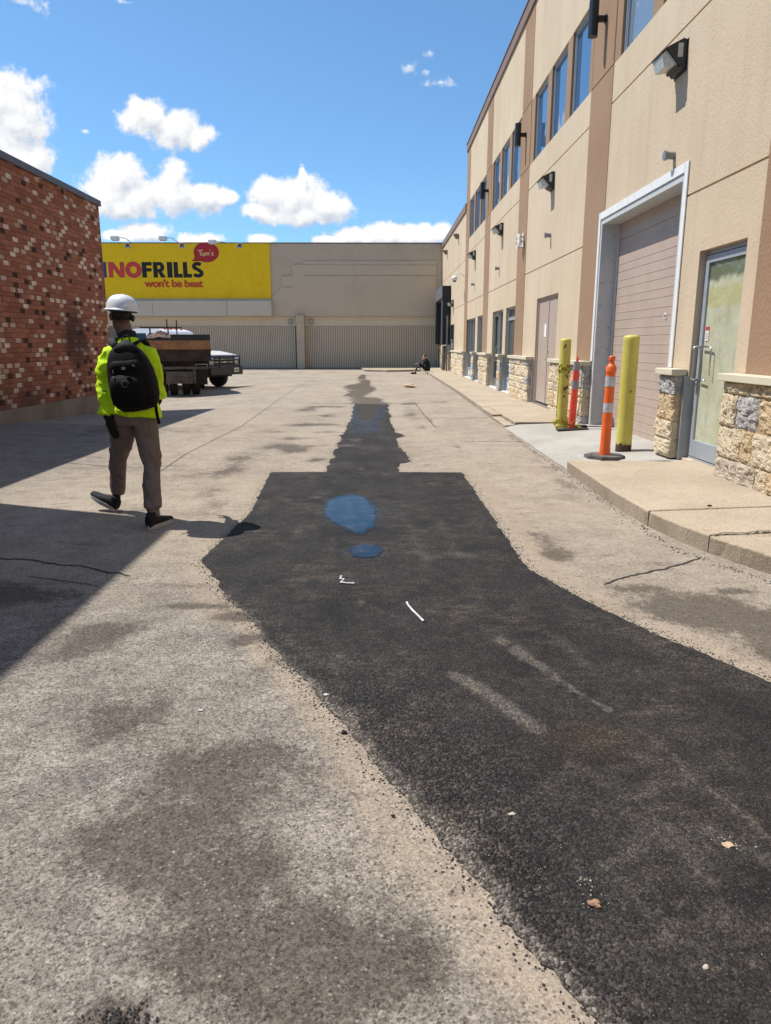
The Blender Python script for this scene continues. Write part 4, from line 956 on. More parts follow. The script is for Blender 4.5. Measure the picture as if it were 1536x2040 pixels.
flat('letter', [[L2(245,385,arc(.5,.5,.5,.53,0,354,30)), L2(245,385,arc(.5,.5,.20,.235,0,346,24))]], M['signred'], sign)
flat('letter', [L2(386,470,[(0,0),(0,1),(1,1),(1,.77),(.46,.77),(.46,.61),(.95,.61),(.95,.39),(.46,.39),(.46,0)])], M['signblack'], sign)
flat('letter', [[L2(480,580,[(0,0),(0,1),(.5,1)]+arc(.56,.675,.38,.325,80,-60,12)+[(.74,.37),(1.02,0),(.62,0),(.40,.33),(.36,.33),(.36,0)]), L2(480,580,[(.36,.56)]+arc(.50,.67,.11,.115,-80,80,8)+[(.36,.785)])]], M['signblack'], sign)
flat('letter', [L2(596,640,[(0,0),(0,1),(1,1),(1,0)])], M['signblack'], sign)
for s0 in (651, 729): flat('letter', [L2(s0,s0+72,[(0,0),(0,1),(.5,1),(.5,.24),(1,.24),(1,0)])], M['signblack'], sign)
sc = arc(.5,.72,.34,.175,30,200,14)+[(.24,.62),(.5,.53),(.72,.42)]+arc(.5,.28,.36,.165,30,-160,14)
flat('letter', [L2(805,897,stroke([(u,v) for u,v in sc], .34, .235))], M['signblack'], sign)
flat('logo_edge', [L2(20,90,[(0,0),(0,1),(1,1),(1,0)])], M['signblue'], sign)
b_ = arc(0,0,1,1,205,-128,40); bc = (sX(930), 6.74); 
pts = [(bc[0]+.745*u, bc[1]+.565*v) for u, v in b_]+[(sX(880), 6.29), (sX(805), 6.235), (sX(828), 6.40), (sX(829), 6.50)]
flat('speech_bubble', [pts], M['bubblered'], sign, YB-.070)
def script(strokes, x0, z0, sx, sz, w):
    return [[(p[0]*1, p[1]) for p in stroke([(x0+u*sx, z0+v*sz) for u, v in st], w)] for st in strokes]
ST = [[(0,.92),(.13,.97),(.30,1.0)],[(.15,.97),(.14,.5),(.17,.05)],[(.33,.55),(.25,.42),(.25,.15),(.33,.05),(.41,.15),(.41,.42),(.33,.55)],
      [(.47,.58),(.48,.3),(.475,.08)],[(.48,.42),(.54,.58),(.58,.5),(.575,.12)],[(.58,.42),(.64,.58),(.69,.5),(.69,.12)],[(.78,1.12),(.77,.9)],[(.97,.62),(.87,.58),(.86,.42),(.95,.32),(.96,.18),(.86,.10)]]
flat('bubble_writing', script(ST, sX(862), 6.53, .93, .33, .055), M['signyel'], bpy.data.objects['speech_bubble'], YB-.075)
cu = bpy.data.curves.new('slogan', 'FONT'); cu.body = "won't be beat"; cu.size = .78; cu.offset = .010; cu.space_character = .93
tmp = bpy.data.objects.new('slogan', cu); COL.objects.link(tmp); bpy.context.view_layer.update()
dg = bpy.context.evaluated_depsgraph_get(); me = bpy.data.meshes.new_from_object(tmp.evaluated_get(dg)); bpy.data.objects.remove(tmp)
vx = [v.co.x for v in me.vertices]; vy = [v.co.y for v in me.vertices]; mb = MB(); w0, w1 = sX(400), sX(889)
for q_, (dx_, dz_) in enumerate(((0,0),(.022,0),(-.022,0),(0,.014),(0,-.014))): mb.add([(w0+dx_+(v.co.x-min(vx))/(max(vx)-min(vx))*(w1-w0), YB-.066-.0015*q_, 4.775+dz_+(v.co.y-min(vy))/(max(vy)-min(vy))*.435) for v in me.vertices], [tuple(p.vertices) for p in me.polygons])
mb.build('slogan_lettering', M['signred2'], sign); bpy.data.meshes.remove(me)
for xx in (-14.88, -11.7, -8.32):
    m = MB(); 
    for q in ((xx-.17,xx-.13),(xx+.13,xx+.17)): m.box(q[0], q[1], YB-.10, YB-.061, 6.96, 7.27)
    m.box(xx-.13, xx+.13, YB-.10, YB-.061, 7.23, 7.27); m.box(xx-.13, xx+.13, YB-.10, YB-.061, 6.96, 7.0); m.box(xx-.13, xx+.13, YB-.08, YB-.061, 7.0, 7.23)
    u = m.build('vent_frame', M['lowwall'], sign); m = MB(); m.cyl((xx,YB-.081,7.115),(xx,YB-.12,7.115),.07,10)
    for dx in (-.09,.09):
        for dz in (-.08,.08): m.box(xx+dx-.03, xx+dx+.03, YB-.095, YB-.081, 7.115+dz-.025, 7.115+dz+.025)
    m.build('vent_cap', M['black'], u)
# sign floodlights on arms over the roof edge
LBL = ['white sign floodlight on an arm above the yellow wall nearest the brick building', 'white sign floodlight on an arm above the yellow wall over the word NOFRILLS', 'white sign floodlight hanging in front of the red speech bubble']
for i, (xx, zz) in enumerate(((-15.30, 7.42), (-12.55, 7.42), (-9.72, 7.22))):
    t = thing('sign_floodlight', LBL[i], 'floodlight', (xx, YB-.9, zz-.16), group='floodlights over the yellow sign')
    m = MB(); m.box(xx-.21, xx+.21, YB-1.15, YB-.72, zz-.13, zz+.10, bev=.05); m.build('lamp_housing', M['white'], t)
    m = MB(); m.box(xx-.16, xx+.16, YB-1.1, YB-.8, zz-.15, zz-.131); m.build('lens', M['galv'], t)
    m = MB(); m.loft([(xx+.15,YB-.75,zz+.05),(xx+.35,YB-.2,zz+.08),(xx+.55,YB+.3,7.32)], [.018]*3, 6); m.build('arm', M['ventgrey'], t)

# ------------------------------------------------------------------ brick building at the left and its neighbour
brick = thing('brick_building', 'red brick building with pale and dark bricks and a grey roof edge on the left', 'building', (-6.6, 15, 0))
m = MB(); m.box(-16, -6.6, 7.345, 18.19, .335, 4.60); m.build('brick_wall', M['brick'], brick)
m = MB(); m.box(-16.03, -6.575, 7.345, 18.215, -.5, .3345, bev=.006); m.build('foundation', M['found'], brick)
m = MB(); m.box(-16.05, -6.55, 7.345, 18.24, 4.601, 4.725, bev=.006); m.build('roof_edge', M['roofgrey'], brick)
ngh = thing('taller_building', 'plain rendered building beside the yard just left of the frame', 'building', (-5.36, 3, 0))
m = MB(); m.box(-16, -5.36, -16, 7.34, -.3, 6.42); m.build('wall', M['aggpanel'], ngh)
m = MB(); m.box(-16.05, -5.34, -16.05, 7.342, 6.421, 6.5); m.build('roof_edge', M['roofgrey'], ngh)

# ------------------------------------------------------------------ fixtures on the long wall (local origin on the wall plane, facing -x)
M['lens'] = plain('prismatic_lens', (.48,.50,.48), .25, var=.15, scale=30, bump=.004, bscale=40)
M['stickerm'] = plain('grey_rating_sticker', (.45,.45,.42), .6, var=.2, scale=60)
def wall_pack():
    t = thing('wall_pack_light', '', 'wall light', local=True)
    m = MB(); m.prism([(-.001,.0),(-.001,.31),(-.05,.335),(-.23,.245),(-.245,.215),(-.085,.04),(-.05,.0)], 'y', -.17, .17)
    m.box(-.012, -.0005, -.185, .185, -.02, .33, bev=.004); m.build('housing', M['black'], t)
    m = MB(); m.prism([(-.232,.222),(-.295,.165),(-.255,.035),(-.12,.055),(-.092,.05)], 'y', -.145, .145); m.build('lens', M['lens'], t)
    m = MB(); m.prism([(-.232,.222),(-.24,.245),(-.31,.185),(-.303,.166)], 'y', -.16, .16); m.prism([(-.092,.05),(-.08,.03),(-.10,.02),(-.125,.045)], 'y', -.16, .16); m.build('lens_frame', M['black'], t)
    m = MB(); m.box(-.115, -.055, -.1735, -.1705, .13, .28); m.build('rating_sticker', M['stickerm'], t)
    return t
PK = [(9.74, 4.64, 'black wall pack light nearest the camera, above the white garage frame'), (16.5, 4.64, 'black wall pack light above the tan double door'),
      (23.05, 4.64, 'black wall pack light on the bay right of the white siren cluster, above the glass entrance door'), (29.5, 4.64, 'black wall pack light on the bay next to the tall end of the office block'),
      (37.95, 3.3, 'lowest black wall pack light, beside the dock shelter on the low wing')]
PK[2] = (23.05, 4.64, 'black wall pack light above the glass entrance door, under the middle row of windows')
p0 = wall_pack()
for i, (y, z, l) in enumerate(PK):
    o = p0 if i == 0 else copy_tree(p0); o.location = (XF, y, z); tag(o, l, 'wall light', 'black wall pack lights along the beige wall')
def cyl_light():
    t = thing('cylinder_light', '', 'wall light', local=True)
    m = MB(); m.cyl((-.20,0,-.26),(-.20,0,.26),.078,28); o = m.build('lamp_tube', M['black'], t, smooth=True, sm_angle=40)
    m = MB(); m.loft([(-.003,0,-.0),(-.012,0,0)], [.075,.07], 20); m.box(-.14, -.012, -.028, .028, -.045, .045, bev=.006); m.build('wall_bracket', M['black'], t)
    return t
c0 = cyl_light()
for i, (y, z, l) in enumerate(((13.14, 6.55, 'nearest black cylinder wall light, on the wide brown band right of three windows'), (19.78, 6.55, 'black cylinder wall light on the brown band between the two visible groups of three windows'), (26.3, 6.5, 'farthest black cylinder wall light, by the last group of windows of the office block'))):
    o = c0 if i == 0 else copy_tree(c0); o.location = (XF-.008, y, z); tag(o, l, 'wall light', 'black cylinder lights on the brown bands')
def vent_pipe():
    t = thing('vent_pipe', '', 'vent', local=True)
    m = MB(); m.cyl((-.001,0,0),(-.10,0,0),.045,16); m.loft([(-.101,0,0),(-.13,0,-.0)], [.058,.058], 16); m.build('pipe_cap', M['ventgrey'], t, smooth=True, sm_angle=40)
    return t
v0 = vent_pipe()
for i, (y, l) in enumerate(((9.72, 'small grey vent pipe just above the white garage frame'), (16.45, 'small grey vent pipe above the tan double door'), (23.4, 'small grey vent pipe above the glass entrance door'), (29.5, 'small grey vent pipe in the bay nearest the low wing'))):
    o = v0 if i == 0 else copy_tree(v0); o.location = (XF, y, 3.73); tag(o, l, 'vent', 'small vent pipes on the beige wall')
def downlight():
    t = thing('box_downlight', '', 'wall light', local=True)
    m = MB(); m.prism([(-.001,.0),(-.001,.20),(-.24,.20),(-.24,.14),(-.10,.0)], 'y', -.17, .17); m.build('housing', M['trim'], t)
    m = MB(); m.box(-.22, -.10, -.13, .13, .095, .118, rot=Matrix.Rotation(R(0), 3, 'Y')); m.build('lens', M['lens'], t); return t
d0 = downlight()
for i, (y, l) in enumerate(((36.0, 'brown box downlight on the low wing, the nearer of two'), (42.0, 'brown box downlight on the low wing near the store wall'))):
    o = d0 if i == 0 else copy_tree(d0); o.location = (XF, y, 6.27); tag(o, l, 'wall light', 'box downlights on the low wing')
t = thing('siren_cluster', 'white cluster of alarm siren horns on the brown band left of the tan double door', 'alarm', (XF-.008, 19.5, 3.98))
m = MB(); m.box(XF-.04, XF-.009, 19.42, 19.58, 3.86, 4.2, bev=.01); m.build('back_box', M['paper'], t)
for dy, dz in ((-.12,.12),(.12,.12),(-.12,0),(.12,0),(0,-.12)):
    m = MB(); m.loft([(XF-.03,19.5+dy*.4,3.99+dz),(XF-.10,19.5+dy*.8,3.99+dz),(XF-.17,19.5+dy,3.99+dz)], [.02,.035,.065], 12); m.build('horn', M['paper'], t)
t = thing('security_camera', 'white dome security camera on a curved arm at the corner of the low wing', 'camera', (XF, 33.2, 4.35))
m = MB(); m.loft([(XF,33.2,4.36),(XF-.15,33.2,4.46),(XF-.32,33.2,4.46),(XF-.40,33.2,4.36)], [.022]*4, 8); m.build('arm', M['white'], t, smooth=True)
m = MB(); m.ball((XF-.42,33.2,4.26), (.13,.13,.12), 14); m.build('dome', M['paper'], t, smooth=True)
m = MB(); m.ball((XF-.42,33.2,4.20), (.09,.09,.10), 12); m.build('dark_lens', M['black'], t, smooth=True)

# ------------------------------------------------------------------ bollards, delineators, tape
def bollmat():
    t = NT('worn_yellow_bollard_paint', .45, spec=.45)
    n = t.mr(t.noise(2.5, 5, .65), .3, .7); c = t.mix(n, (.50,.43,.075), (.60,.53,.12))
    ch = t.noise(17, 6, .75, stretch=(1, 1, .45)); w = t.attr('wear')
    f = t.mr(t.ma('ADD', ch, w), .685, .705); c = t.mix(f, c, t.mix(t.noise(30, 4), (.03,.012,.008), (.12,.06,.045)))
    t.color(c); t.rough(t.mix(f, (.42,)*3, (.95,)*3)); t.bump(t.ma('MULTIPLY', f, -1), .004); return t.m
M['bollard'] = bollmat()
def bollard(x, y, z0, z1, r, label, wearb, seed, lean=0):
    t = thing('bollard', label, 'bollard', (x, y, z0), group='yellow steel bollards by the garage door')
    m = MB(); n = 28; zs = list(np.linspace(z0, z1-.03, 40))+[z1-.012, z1, z1+.006]; rr = [r]*40+[r*.93, r*.55, .004]
    m.loft([(x+lean*(z-z0), y, z) for z in zs], rr, n, side=(1,0,0)); o = m.build('steel_post', M['bollard'], t, smooth=True)
    w = []
    for v in m.v:
        h = (v[2]-z0); s = .60*max(0, 1-h/.19) if wearb else 0
        s += .085*mn.noise(Vector((v[0]*4+seed, v[1]*4, v[2]*2.2)))+(.075 if not wearb else .012)*(1 if h < 1.0 else .3)
        if not wearb and abs(h-1.38) < .06 and abs(v[0]-x+.02) < .07 and v[1] < y: s += .35*math.exp(-((h-1.38)/.03)**2-((v[0]-x+.02)/.025)**2)
        w.append(s)
    at = o.data.attributes.new('wear', 'FLOAT', 'POINT'); at.data.foreach_set('value', w)
bollard(3.22, 9.62, .06, 1.575, .102, 'yellow steel bollard with a bare rusty foot in front of the garage door', True, 3, .003)
bollard(3.10, 12.55, .06, 1.555, .092, 'chipped rusty yellow bollard wrapped in caution tape', False, 8)
M['orange'] = plain('orange_plastic', (.80,.135,.022), .45, var=.10, scale=6, dirt=((.35,.08,.03), 7, .68))
M['redorange'] = plain('faded_red_orange_plastic', (.80,.075,.035), .5, var=.10, scale=6)
M['reflect'] = plain('reflective_band', (.52,.52,.56), .35, .15, var=.15, scale=25)
M['reflectg'] = plain('worn_reflective_band', (.26,.25,.25), .5, var=.15)
def delineator(x, y, z0, label, mat, band, rubber, top_z, lean=(0, 0), flat_=False, basez=None, extra=()):
    t = thing('traffic_delineator', label, 'delineator', (x, y, z0), group='orange traffic delineator posts')
    H = top_z-z0; P = lambda h: (x+lean[0]*h, y+lean[1]*h, z0+h)
    m = MB(); hs = [(.03,.066),(.10,.063),(.13,.060),(.36,.058),(.62,.056),(H-.30,.054),(H-.19,.052),(H-.185,.060),(H-.13,.060),(H-.115,.050),(H-.095,.038),(H-.09,.030),(H-.05,.030),(H-.045,.038),(H-.01,.038),(H,.03)]
    if flat_: hs = [(.03,.060),(.4,.058),(H-.20,.050),(H-.17,.056),(H-.13,.056),(H-.12,.045),(H-.09,.022),(H-.03,.018),(H-.0,.006)]
    m.loft([P(h) for h, _ in hs], [(r, r*(.72 if flat_ else 1)) for _, r in hs], 22, side=(1,0,0)); pst = m.build('post', mat, t, smooth=True, sm_angle=35)
    for (h0, h1) in ((H-.35, H-.235),(H-.65, H-.54)):
        if flat_: h0 += .12; h1 += .15
        m = MB(); m.loft([P(h0), P(h1)], [(.0575, .0575*(.74 if flat_ else 1))]*2, 22, side=(1,0,0), caps=False); m.build('reflective_band', band, t, smooth=True)
    m = MB()
    if not flat_:
        for k, (r0, za, zb) in enumerate(((.245, 0, .012), (.24, .012, .034), (.225, .034, .040))):
            m.loft([(x, y, z0+za+.002), (x, y, z0+zb)], [r0, r0*.99], 8, side=(.92, .38, 0))
        m.cyl((x-.17, y-.02, z0+.038), (x-.17, y-.02, z0+.046), .025, 12)
    else:
        rot = Matrix.Rotation(R(-6), 3, 'Z') @ Matrix.Rotation(R(-3), 3, 'Y')
        m.box(x-.24, x+.26, y-.16, y+.14, z0-.01, z0+.028, rot=rot, bev=.012)
        m.box(x-.05, x+.27, y-.02, y+.16, z0+.03, z0+.062, rot=rot, bev=.01)
    m.build('rubber_base', rubber, t)
    return t
M['rubgrey'] = plain('dusty_rubber', (.11,.10,.095), .85, var=.3)
delineator(2.665, 8.62, .137, 'bright orange delineator post with two silver bands on the sidewalk corner', M['orange'], M['reflect'], M['rubgrey'], 1.33, (.012, .0))
delineator(3.165, 12.12, .075, 'red-orange delineator post leaning against the left bollard with caution tape', M['redorange'], M['reflectg'], M['blackmat'], 1.27, (.035, .02), flat_=True)
def tapemat():
    t = NT('caution_tape', .5); n = t.noise(40, 4, .8); t.color(t.mix(t.mr(n, .47, .52), (.72,.62,.03), (.02,.02,.015))); return t.m
M['tape'] = tapemat()
t = thing('caution_tape', 'black and yellow caution tape wound round the chipped bollard and its delineator', 'tape', (3.1, 12.4, .1))
rn = random.Random(5)
def tape(pts, w, name='tape_strand'):
    m = MB(); P = [Vector(p) for p in pts]; vs = []
    for i, p in enumerate(P):
        tt = (P[min(i+1, len(P)-1)]-P[max(0, i-1)]).normalized(); s_ = Vector((rn.uniform(-.4,.4), rn.uniform(-.4,.4), 1)); nr = (s_-tt*s_.dot(tt)).normalized()
        if abs(tt.z) > .8: nr = Vector((1, rn.uniform(-.5,.5), 0)).normalized()
        ww = w*rn.uniform(.5, 1.1)/2; vs += [p-nr*ww, p+nr*ww]
    m.add(vs, [(2*i, 2*i+1, 2*i+3, 2*i+2) for i in range(len(P)-1)]); m.build(name, M['tape'], t)
for (zc, am, rr) in ((1.07, .02, .098), (1.03, .025, .102), (1.10, .01, .10), (.14, .02, .13), (.17, .03, .15)):
    tape([(3.10+rr*math.cos(a), 12.55+rr*math.sin(a), zc+am*math.sin(a*2)+rn.uniform(-.012,.012)) for a in np.linspace(0, 2*math.pi, 22)], .045)
tape([(3.28,12.12,1.16),(3.29,12.12,.95),(3.285,12.12,.7),(3.27,12.1,.5),(3.25,12.08,.35),(3.2,12.06,.24),(3.1,12.05,.16),(3.0,12.1,.12)], .022)
tape([(3.01,12.5,1.06),(3.0,12.46,.8),(2.99,12.46,.5),(2.98,12.42,.25),(2.93,12.3,.12)], .018)
tape([(2.9,12.1,.10),(3.0,11.98,.13),(3.1,12.02,.16),(3.2,12.05,.14),(3.28,11.95,.13)], .03)
tape([(3.30,12.3,.15),(3.30,12.1,.14),(3.31,11.96,.13),(3.31,11.94,.06)], .03)

# ------------------------------------------------------------------ people
def skin(name, c): 
    return plain(name, c, .55, var=.1, scale=20)
M['skin'] = skin('skin_dark', (.135,.068,.048)); M['skin2'] = skin('skin_fair', (.48,.28,.20))
M['hair'] = plain('black_hair', (.012,.010,.010), .7, var=.4, scale=60, bump=.004, bscale=200)
M['hair2'] = plain('brown_hair', (.06,.03,.018), .75, var=.3)
def cloth(name, c, rough=.85, fold=.02, dirt=None, sheen=0, spec=.3):
    t = NT(name, rough, c, spec)
    n = t.mr(t.noise(6, 5, .6, vec=t.co()), .3, .7); cc = t.mix(n, tuple(v*.86 for v in c), tuple(min(1, v*1.08) for v in c))
    if dirt:
        d = t.mr(t.noise(dirt[1], 5, .7, vec=t.co()), dirt[2], dirt[2]+.03); cc = t.mix(t.ma('MULTIPLY', d, dirt[3]), cc, dirt[0])
    t.color(cc); t.bump(t.ma('ADD', t.noise(9, 4, .55, vec=t.co(), stretch=(1, 1, .45)), t.ma('MULTIPLY', t.noise(300, 2, .5, vec=t.co()), .06)), fold); return t.m
M['hivis'] = cloth('hi_vis_jacket', (.60,.90,.006), .75, .04, dirt=((.05,.07,.01), 16, .66, .6))
M['collar'] = cloth('black_collar', (.015,.015,.02))
M['trouser'] = cloth('grey_brown_trousers', (.185,.142,.125), .9, .03, dirt=((.02,.015,.013), 22, .655, .9))
M['gloveb'] = cloth('black_work_glove', (.010,.010,.010), .8, .008)
M['shoe'] = cloth('black_canvas_shoe', (.012,.012,.014), .8, .004)
M['sole'] = plain('off_white_sole', (.36,.34,.31), .7, var=.15)
M['pack'] = cloth('black_backpack_nylon', (.0035,.0035,.0045), .75, .010, spec=.2)
M['packtop'] = cloth('backpack_top_nylon', (.009,.009,.013), .75, .012, spec=.25)
M['helmet'] = plain('white_hard_hat_shell', (.68,.72,.76), .3, var=.05, dirt=((.45,.38,.25), 9, .66))
M['blackcloth'] = cloth('black_sweater', (.010,.011,.016), .9)

def hand(mb, wrist, d, back, size=.19, curl=.5, side=1, n=8):
    """palm, four fingers and a thumb; d = direction of the hand, back = outward normal of the back of the hand, side=+1 puts the thumb on the d x back side"""
    w = Vector(wrist); d = Vector(d).normalized(); bk = Vector(back); bk = (bk-d*bk.dot(d)).normalized(); s_ = d.cross(bk)*side; k = size/.19
    mb.loft([w-d*.02*k, w+d*.01*k, w+d*.04*k, w+d*.075*k, w+d*.095*k], [(.026*k,.022*k),(.030*k,.019*k),(.040*k,.017*k),(.042*k,.015*k),(.038*k,.012*k)], n+4, side=s_)
    for i, (off, L) in enumerate(((.029,.072),(.0095,.080),(-.010,.075),(-.029,.058))):
        p = w+d*.085*k+s_*off*k; a = curl*(.5+.12*i); dirn = d.copy(); pts = [p]; q = p
        for j, f in enumerate((.45,.32,.23)):
            dirn = (dirn*math.cos(a)-bk*math.sin(a)); q = q+dirn*L*f*k; pts.append(q)
            # rotate frame
            a = curl*(.55+.1*j)
            bkx = bk
        mb.loft(pts, [.0095*k,.009*k,.008*k,.0062*k], n)
    p = w+d*.02*k+s_*.026*k; td = (d*.62+s_*.70-bk*.32).normalized(); q = p+td*.035*k; q2 = q+(td*.6+d*.7-bk*.2).normalized()*.032*k; q3 = q2+(d*.85-bk*.35+td*.1).normalized()*.024*k
    mb.loft([p-td*.01*k, q, q2, q3], [.013*k,.0115*k,.0095*k,.007*k], n)

def head_mesh(c, face, up=(0,0,1), s=1.0, n=18):
    """head with brow, nose, mouth, chin and ears; c = centre, face = direction it looks"""
    f = Vector(face).normalized(); u = Vector(up).normalized(); f = (f-u*f.dot(u)).normalized(); r = f.cross(u); c = Vector(c)
    A = MB(); P = lambda x, y, z: c+r*x*s+f*y*s+u*z*s
    A.ball(P(0,-.012,.025), (.0765*s,.094*s,.10*s), n, rot=Matrix((r, f, u)).transposed())
    A.ball(P(0,.022,-.045), (.060*s,.070*s,.072*s), n, rot=Matrix((r, f, u)).transposed())
    A.loft([P(0,.055,-.105), P(0,.068,-.085)], [(.022*s,.018*s),(.028*s,.022*s)], 10)
    A.loft([P(0,.086,.018), P(0,.102,-.008), P(0,.108,-.026), P(0,.092,-.036)], [.009*s,.012*s,.016*s,.010*s], 8)
    for q in (-1, 1):
        A.loft([P(q*.012,.088,.032), P(q*.045,.078,.030)], [.010*s,.010*s], 8)
        A.loft([P(q*.078,-.005,.022), P(q*.088,-.014,.010), P(q*.083,-.006,-.022), P(q*.076,.0,-.028)], [(.010*s,.018*s),(.009*s,.022*s),(.008*s,.014*s),(.006*s,.008*s)], 8)
    A.loft([P(-.024,.084,-.060), P(0,.092,-.058), P(.024,.084,-.060)], [.007*s,.010*s,.007*s], 8)
    return A, P

def worker():
    base = (-2.05, 6.05, 0)
    t = thing('person', 'man in a hi-vis yellow-green jacket and white hard hat walking away, black gloves, grey-brown trousers', 'person', base)
    HC = (-2.100, 6.08, 1.675); FACE = (-.62, .78, 0)
    hipL, kneeL, ankL = (-2.14, 6.08, .93), (-2.285, 6.27, .50), (-2.372, 6.395, .135)
    hipR, kneeR, ankR = (-1.955, 6.03, .93), (-1.905, 5.98, .49), (-1.862, 5.79, .10)
    shL, elL, wrL = (-2.190, 6.05, 1.365), (-2.238, 5.985, 1.13), (-2.222, 5.95, .895)
    shR, elR, wrR = (-1.895, 6.05, 1.365), (-1.862, 6.06, 1.13), (-1.89, 6.29, 1.03)
    # body: one continuous figure under the clothes
    A, P = head_mesh(HC, FACE)
    A.loft([(-2.06,6.07,1.40),(-2.068,6.065,1.50),(-2.088,6.075,1.62)], [.070,.066,.064], 14)
    A.loft([(-2.05,6.05,.88),(-2.05,6.05,1.0),(-2.045,6.05,1.15),(-2.04,6.05,1.32),(-2.045,6.055,1.41)], [(.15,.10),(.14,.095),(.14,.10),(.17,.11),(.14,.07)], 18, side=(1,0,0))
    for sh, el, wr in ((shL, elL, wrL), (shR, elR, wrR)): A.loft([sh, el, wr], [.048,.038,.027], 10)
    for hp, kn, an in ((hipL, kneeL, ankL), (hipR, kneeR, ankR)): A.loft([hp, kn, an, (an[0], an[1], an[2]-.03)], [.075,.052,.036,.034], 10)
    for an, dr in ((ankL, (-.9,.45,.32)), (ankR, (.45,.88,0))): 
        d = Vector(dr).normalized(); a = Vector(an); A.loft([a+Vector((0,0,-.03)), a+d*.08+Vector((0,0,-.045)), a+d*.15+Vector((0,0,-.055))], [.033,.032,.024], 10)
    hand(A, (wrL[0]+.006, wrL[1], wrL[2]-.015), (.24,.02,-1), (-.45,-.85,0), size=.18, curl=.26, side=1); hand(A, wrR, (-.3,.9,-.35), (.9,.3,0), curl=.6)
    remesh(A, .0065, 3).build('body', M['skin'], t, smooth=True)
    # jacket
    J = MB()
    J.loft([(-2.045,6.03,.895),(-2.045,6.03,.94),(-2.04,6.03,1.0),(-2.04,6.035,1.15),(-2.04,6.04,1.26),(-2.04,6.05,1.34),(-2.045,6.055,1.40),(-2.052,6.06,1.455),(-2.060,6.065,1.505)],
           [(.222,.160),(.222,.160),(.210,.150),(.198,.142),(.208,.145),(.205,.135),(.170,.115),(.115,.092),(.080,.078)], 30, side=(1,-.10,0))
    J.loft([(-2.11,6.055,1.385), shL, (-2.228,6.02,1.28), elL, (-2.236,5.97,1.03), (-2.228,5.96,.945), (-2.226,5.955,.905)], [.085,.090,.078,.066,.062,.060,.057], 18)
    J.loft([(-1.98,6.055,1.385), shR, (-1.872,6.05,1.27), elR, (-1.85,6.14,1.09), (-1.875,6.24,1.05)], [.085,.092,.080,.070,.060,.052], 18)
    J.loft([(-2.06,6.065,1.47),(-2.065,6.07,1.53)], [(.078,.074),(.070,.068)], 18)
    jm = remesh(J, .0085, 4)
    nv = []
    for v in jm.v:
        p = Vector(v); arm = p.x < -2.19
        # cloth folds: slanting creases, bunched at elbow, cuff and hem
        q = Vector((p.x*7, p.y*7, p.z*(13 if arm else 8)+p.x*6)); a = .016 if arm else .011
        if arm and (p.z < .99 or 1.08 < p.z < 1.2): a *= 1.7
        if p.x > -1.93: a = .016
        d = mn.noise(q)*a+mn.noise(q*2.3)*a*.55+(.012 if arm and abs(p.z-.905) < .02 else 0)
        c = Vector((-2.04 if not arm else -2.24, 6.03, p.z)); nr = (p-c); nr.z = 0; nr = nr.normalized() if nr.length > 1e-4 else Vector((0,0,0))
        if p.z < .93 and not arm: p.z += -.012*math.sin(p.x*30)*.4-(p.x+2.05)*.10
        if p.z < .95: p = p+nr*.006
        q2 = Vector((p.x*5+p.z*3, p.y*5, p.z*(10 if arm else 6)-p.x*5)); d -= (abs(mn.noise(q2))-.25)*(.030 if arm else .020)
        nv.append(tuple(p+nr*d*(1 if p.z < 1.40 else .3)))
    jm.v = nv; jk = jm.build('jacket', M['hivis'], t, smooth=True)
    m = MB(); m.loft([(-2.058,6.07,1.49),(-2.064,6.075,1.535),(-2.066,6.08,1.56)], [(.086,.084),(.080,.078),(.073,.071)], 22, caps=False)
    m.loft([(-2.17,6.045,1.455),(-2.12,6.01,1.50),(-2.09,6.0,1.525)], [.012,.016,.010], 8); m.build('collar', M['collar'], jk, smooth=True)
    # trousers
    T = MB()
    T.loft([(-2.05,6.04,1.0),(-2.05,6.045,.90),(-2.05,6.05,.82)], [(.172,.12),(.182,.128),(.178,.125)], 24, side=(1,0,0))
    T.loft([(-2.135,6.06,.90), (-2.16,6.10,.76), (-2.215,6.18,.63), kneeL, (-2.32,6.33,.34), (-2.345,6.37,.20), (-2.352,6.375,.165)], [.100,.104,.090,.075,.068,.064,.058], 20)
    T.loft([(-1.958,6.04,.90), (-1.945,6.03,.76), (-1.925,6.0,.62), kneeR, (-1.885,5.89,.33), (-1.868,5.82,.22), (-1.864,5.80,.165), (-1.864,5.80,.15)], [.100,.100,.088,.074,.072,.071,.071,.05], 20)
    T.loft([(-2.215,6.06,.84), (-2.240,6.10,.76), (-2.235,6.14,.68)], [.03,.050,.03], 12)
    tm = remesh(T, .0085, 4); nv = []
    for v in tm.v:
        p = Vector(v); L = p.x < -2.05 - (.9-p.z)*.12; c = Vector((-2.2, 6.2, p.z)) if L else Vector((-1.9, 5.95, p.z)); nr = p-c; nr.z = 0; nr.normalize()
        q = Vector((p.x*8, p.y*8, p.z*9+p.x*9)); a = .007+(.009 if p.z < .35 else 0)+(.006 if abs(p.z-.5) < .1 else 0)
        q2 = Vector((p.x*5, p.y*5, p.z*7+p.x*9)); nv.append(tuple(p+nr*(mn.noise(q)*a+mn.noise(q*2.4)*a*.5-(abs(mn.noise(q2))-.25)*.018)))
    tm.v = nv; tm.build('trousers', M['trouser'], t, smooth=True)
    m = MB(); m.loft([(-1.864,5.80,.17),(-1.862,5.80,.075)], [.052,.049], 14); m.build('cuff', M['trouser'], t, smooth=True)
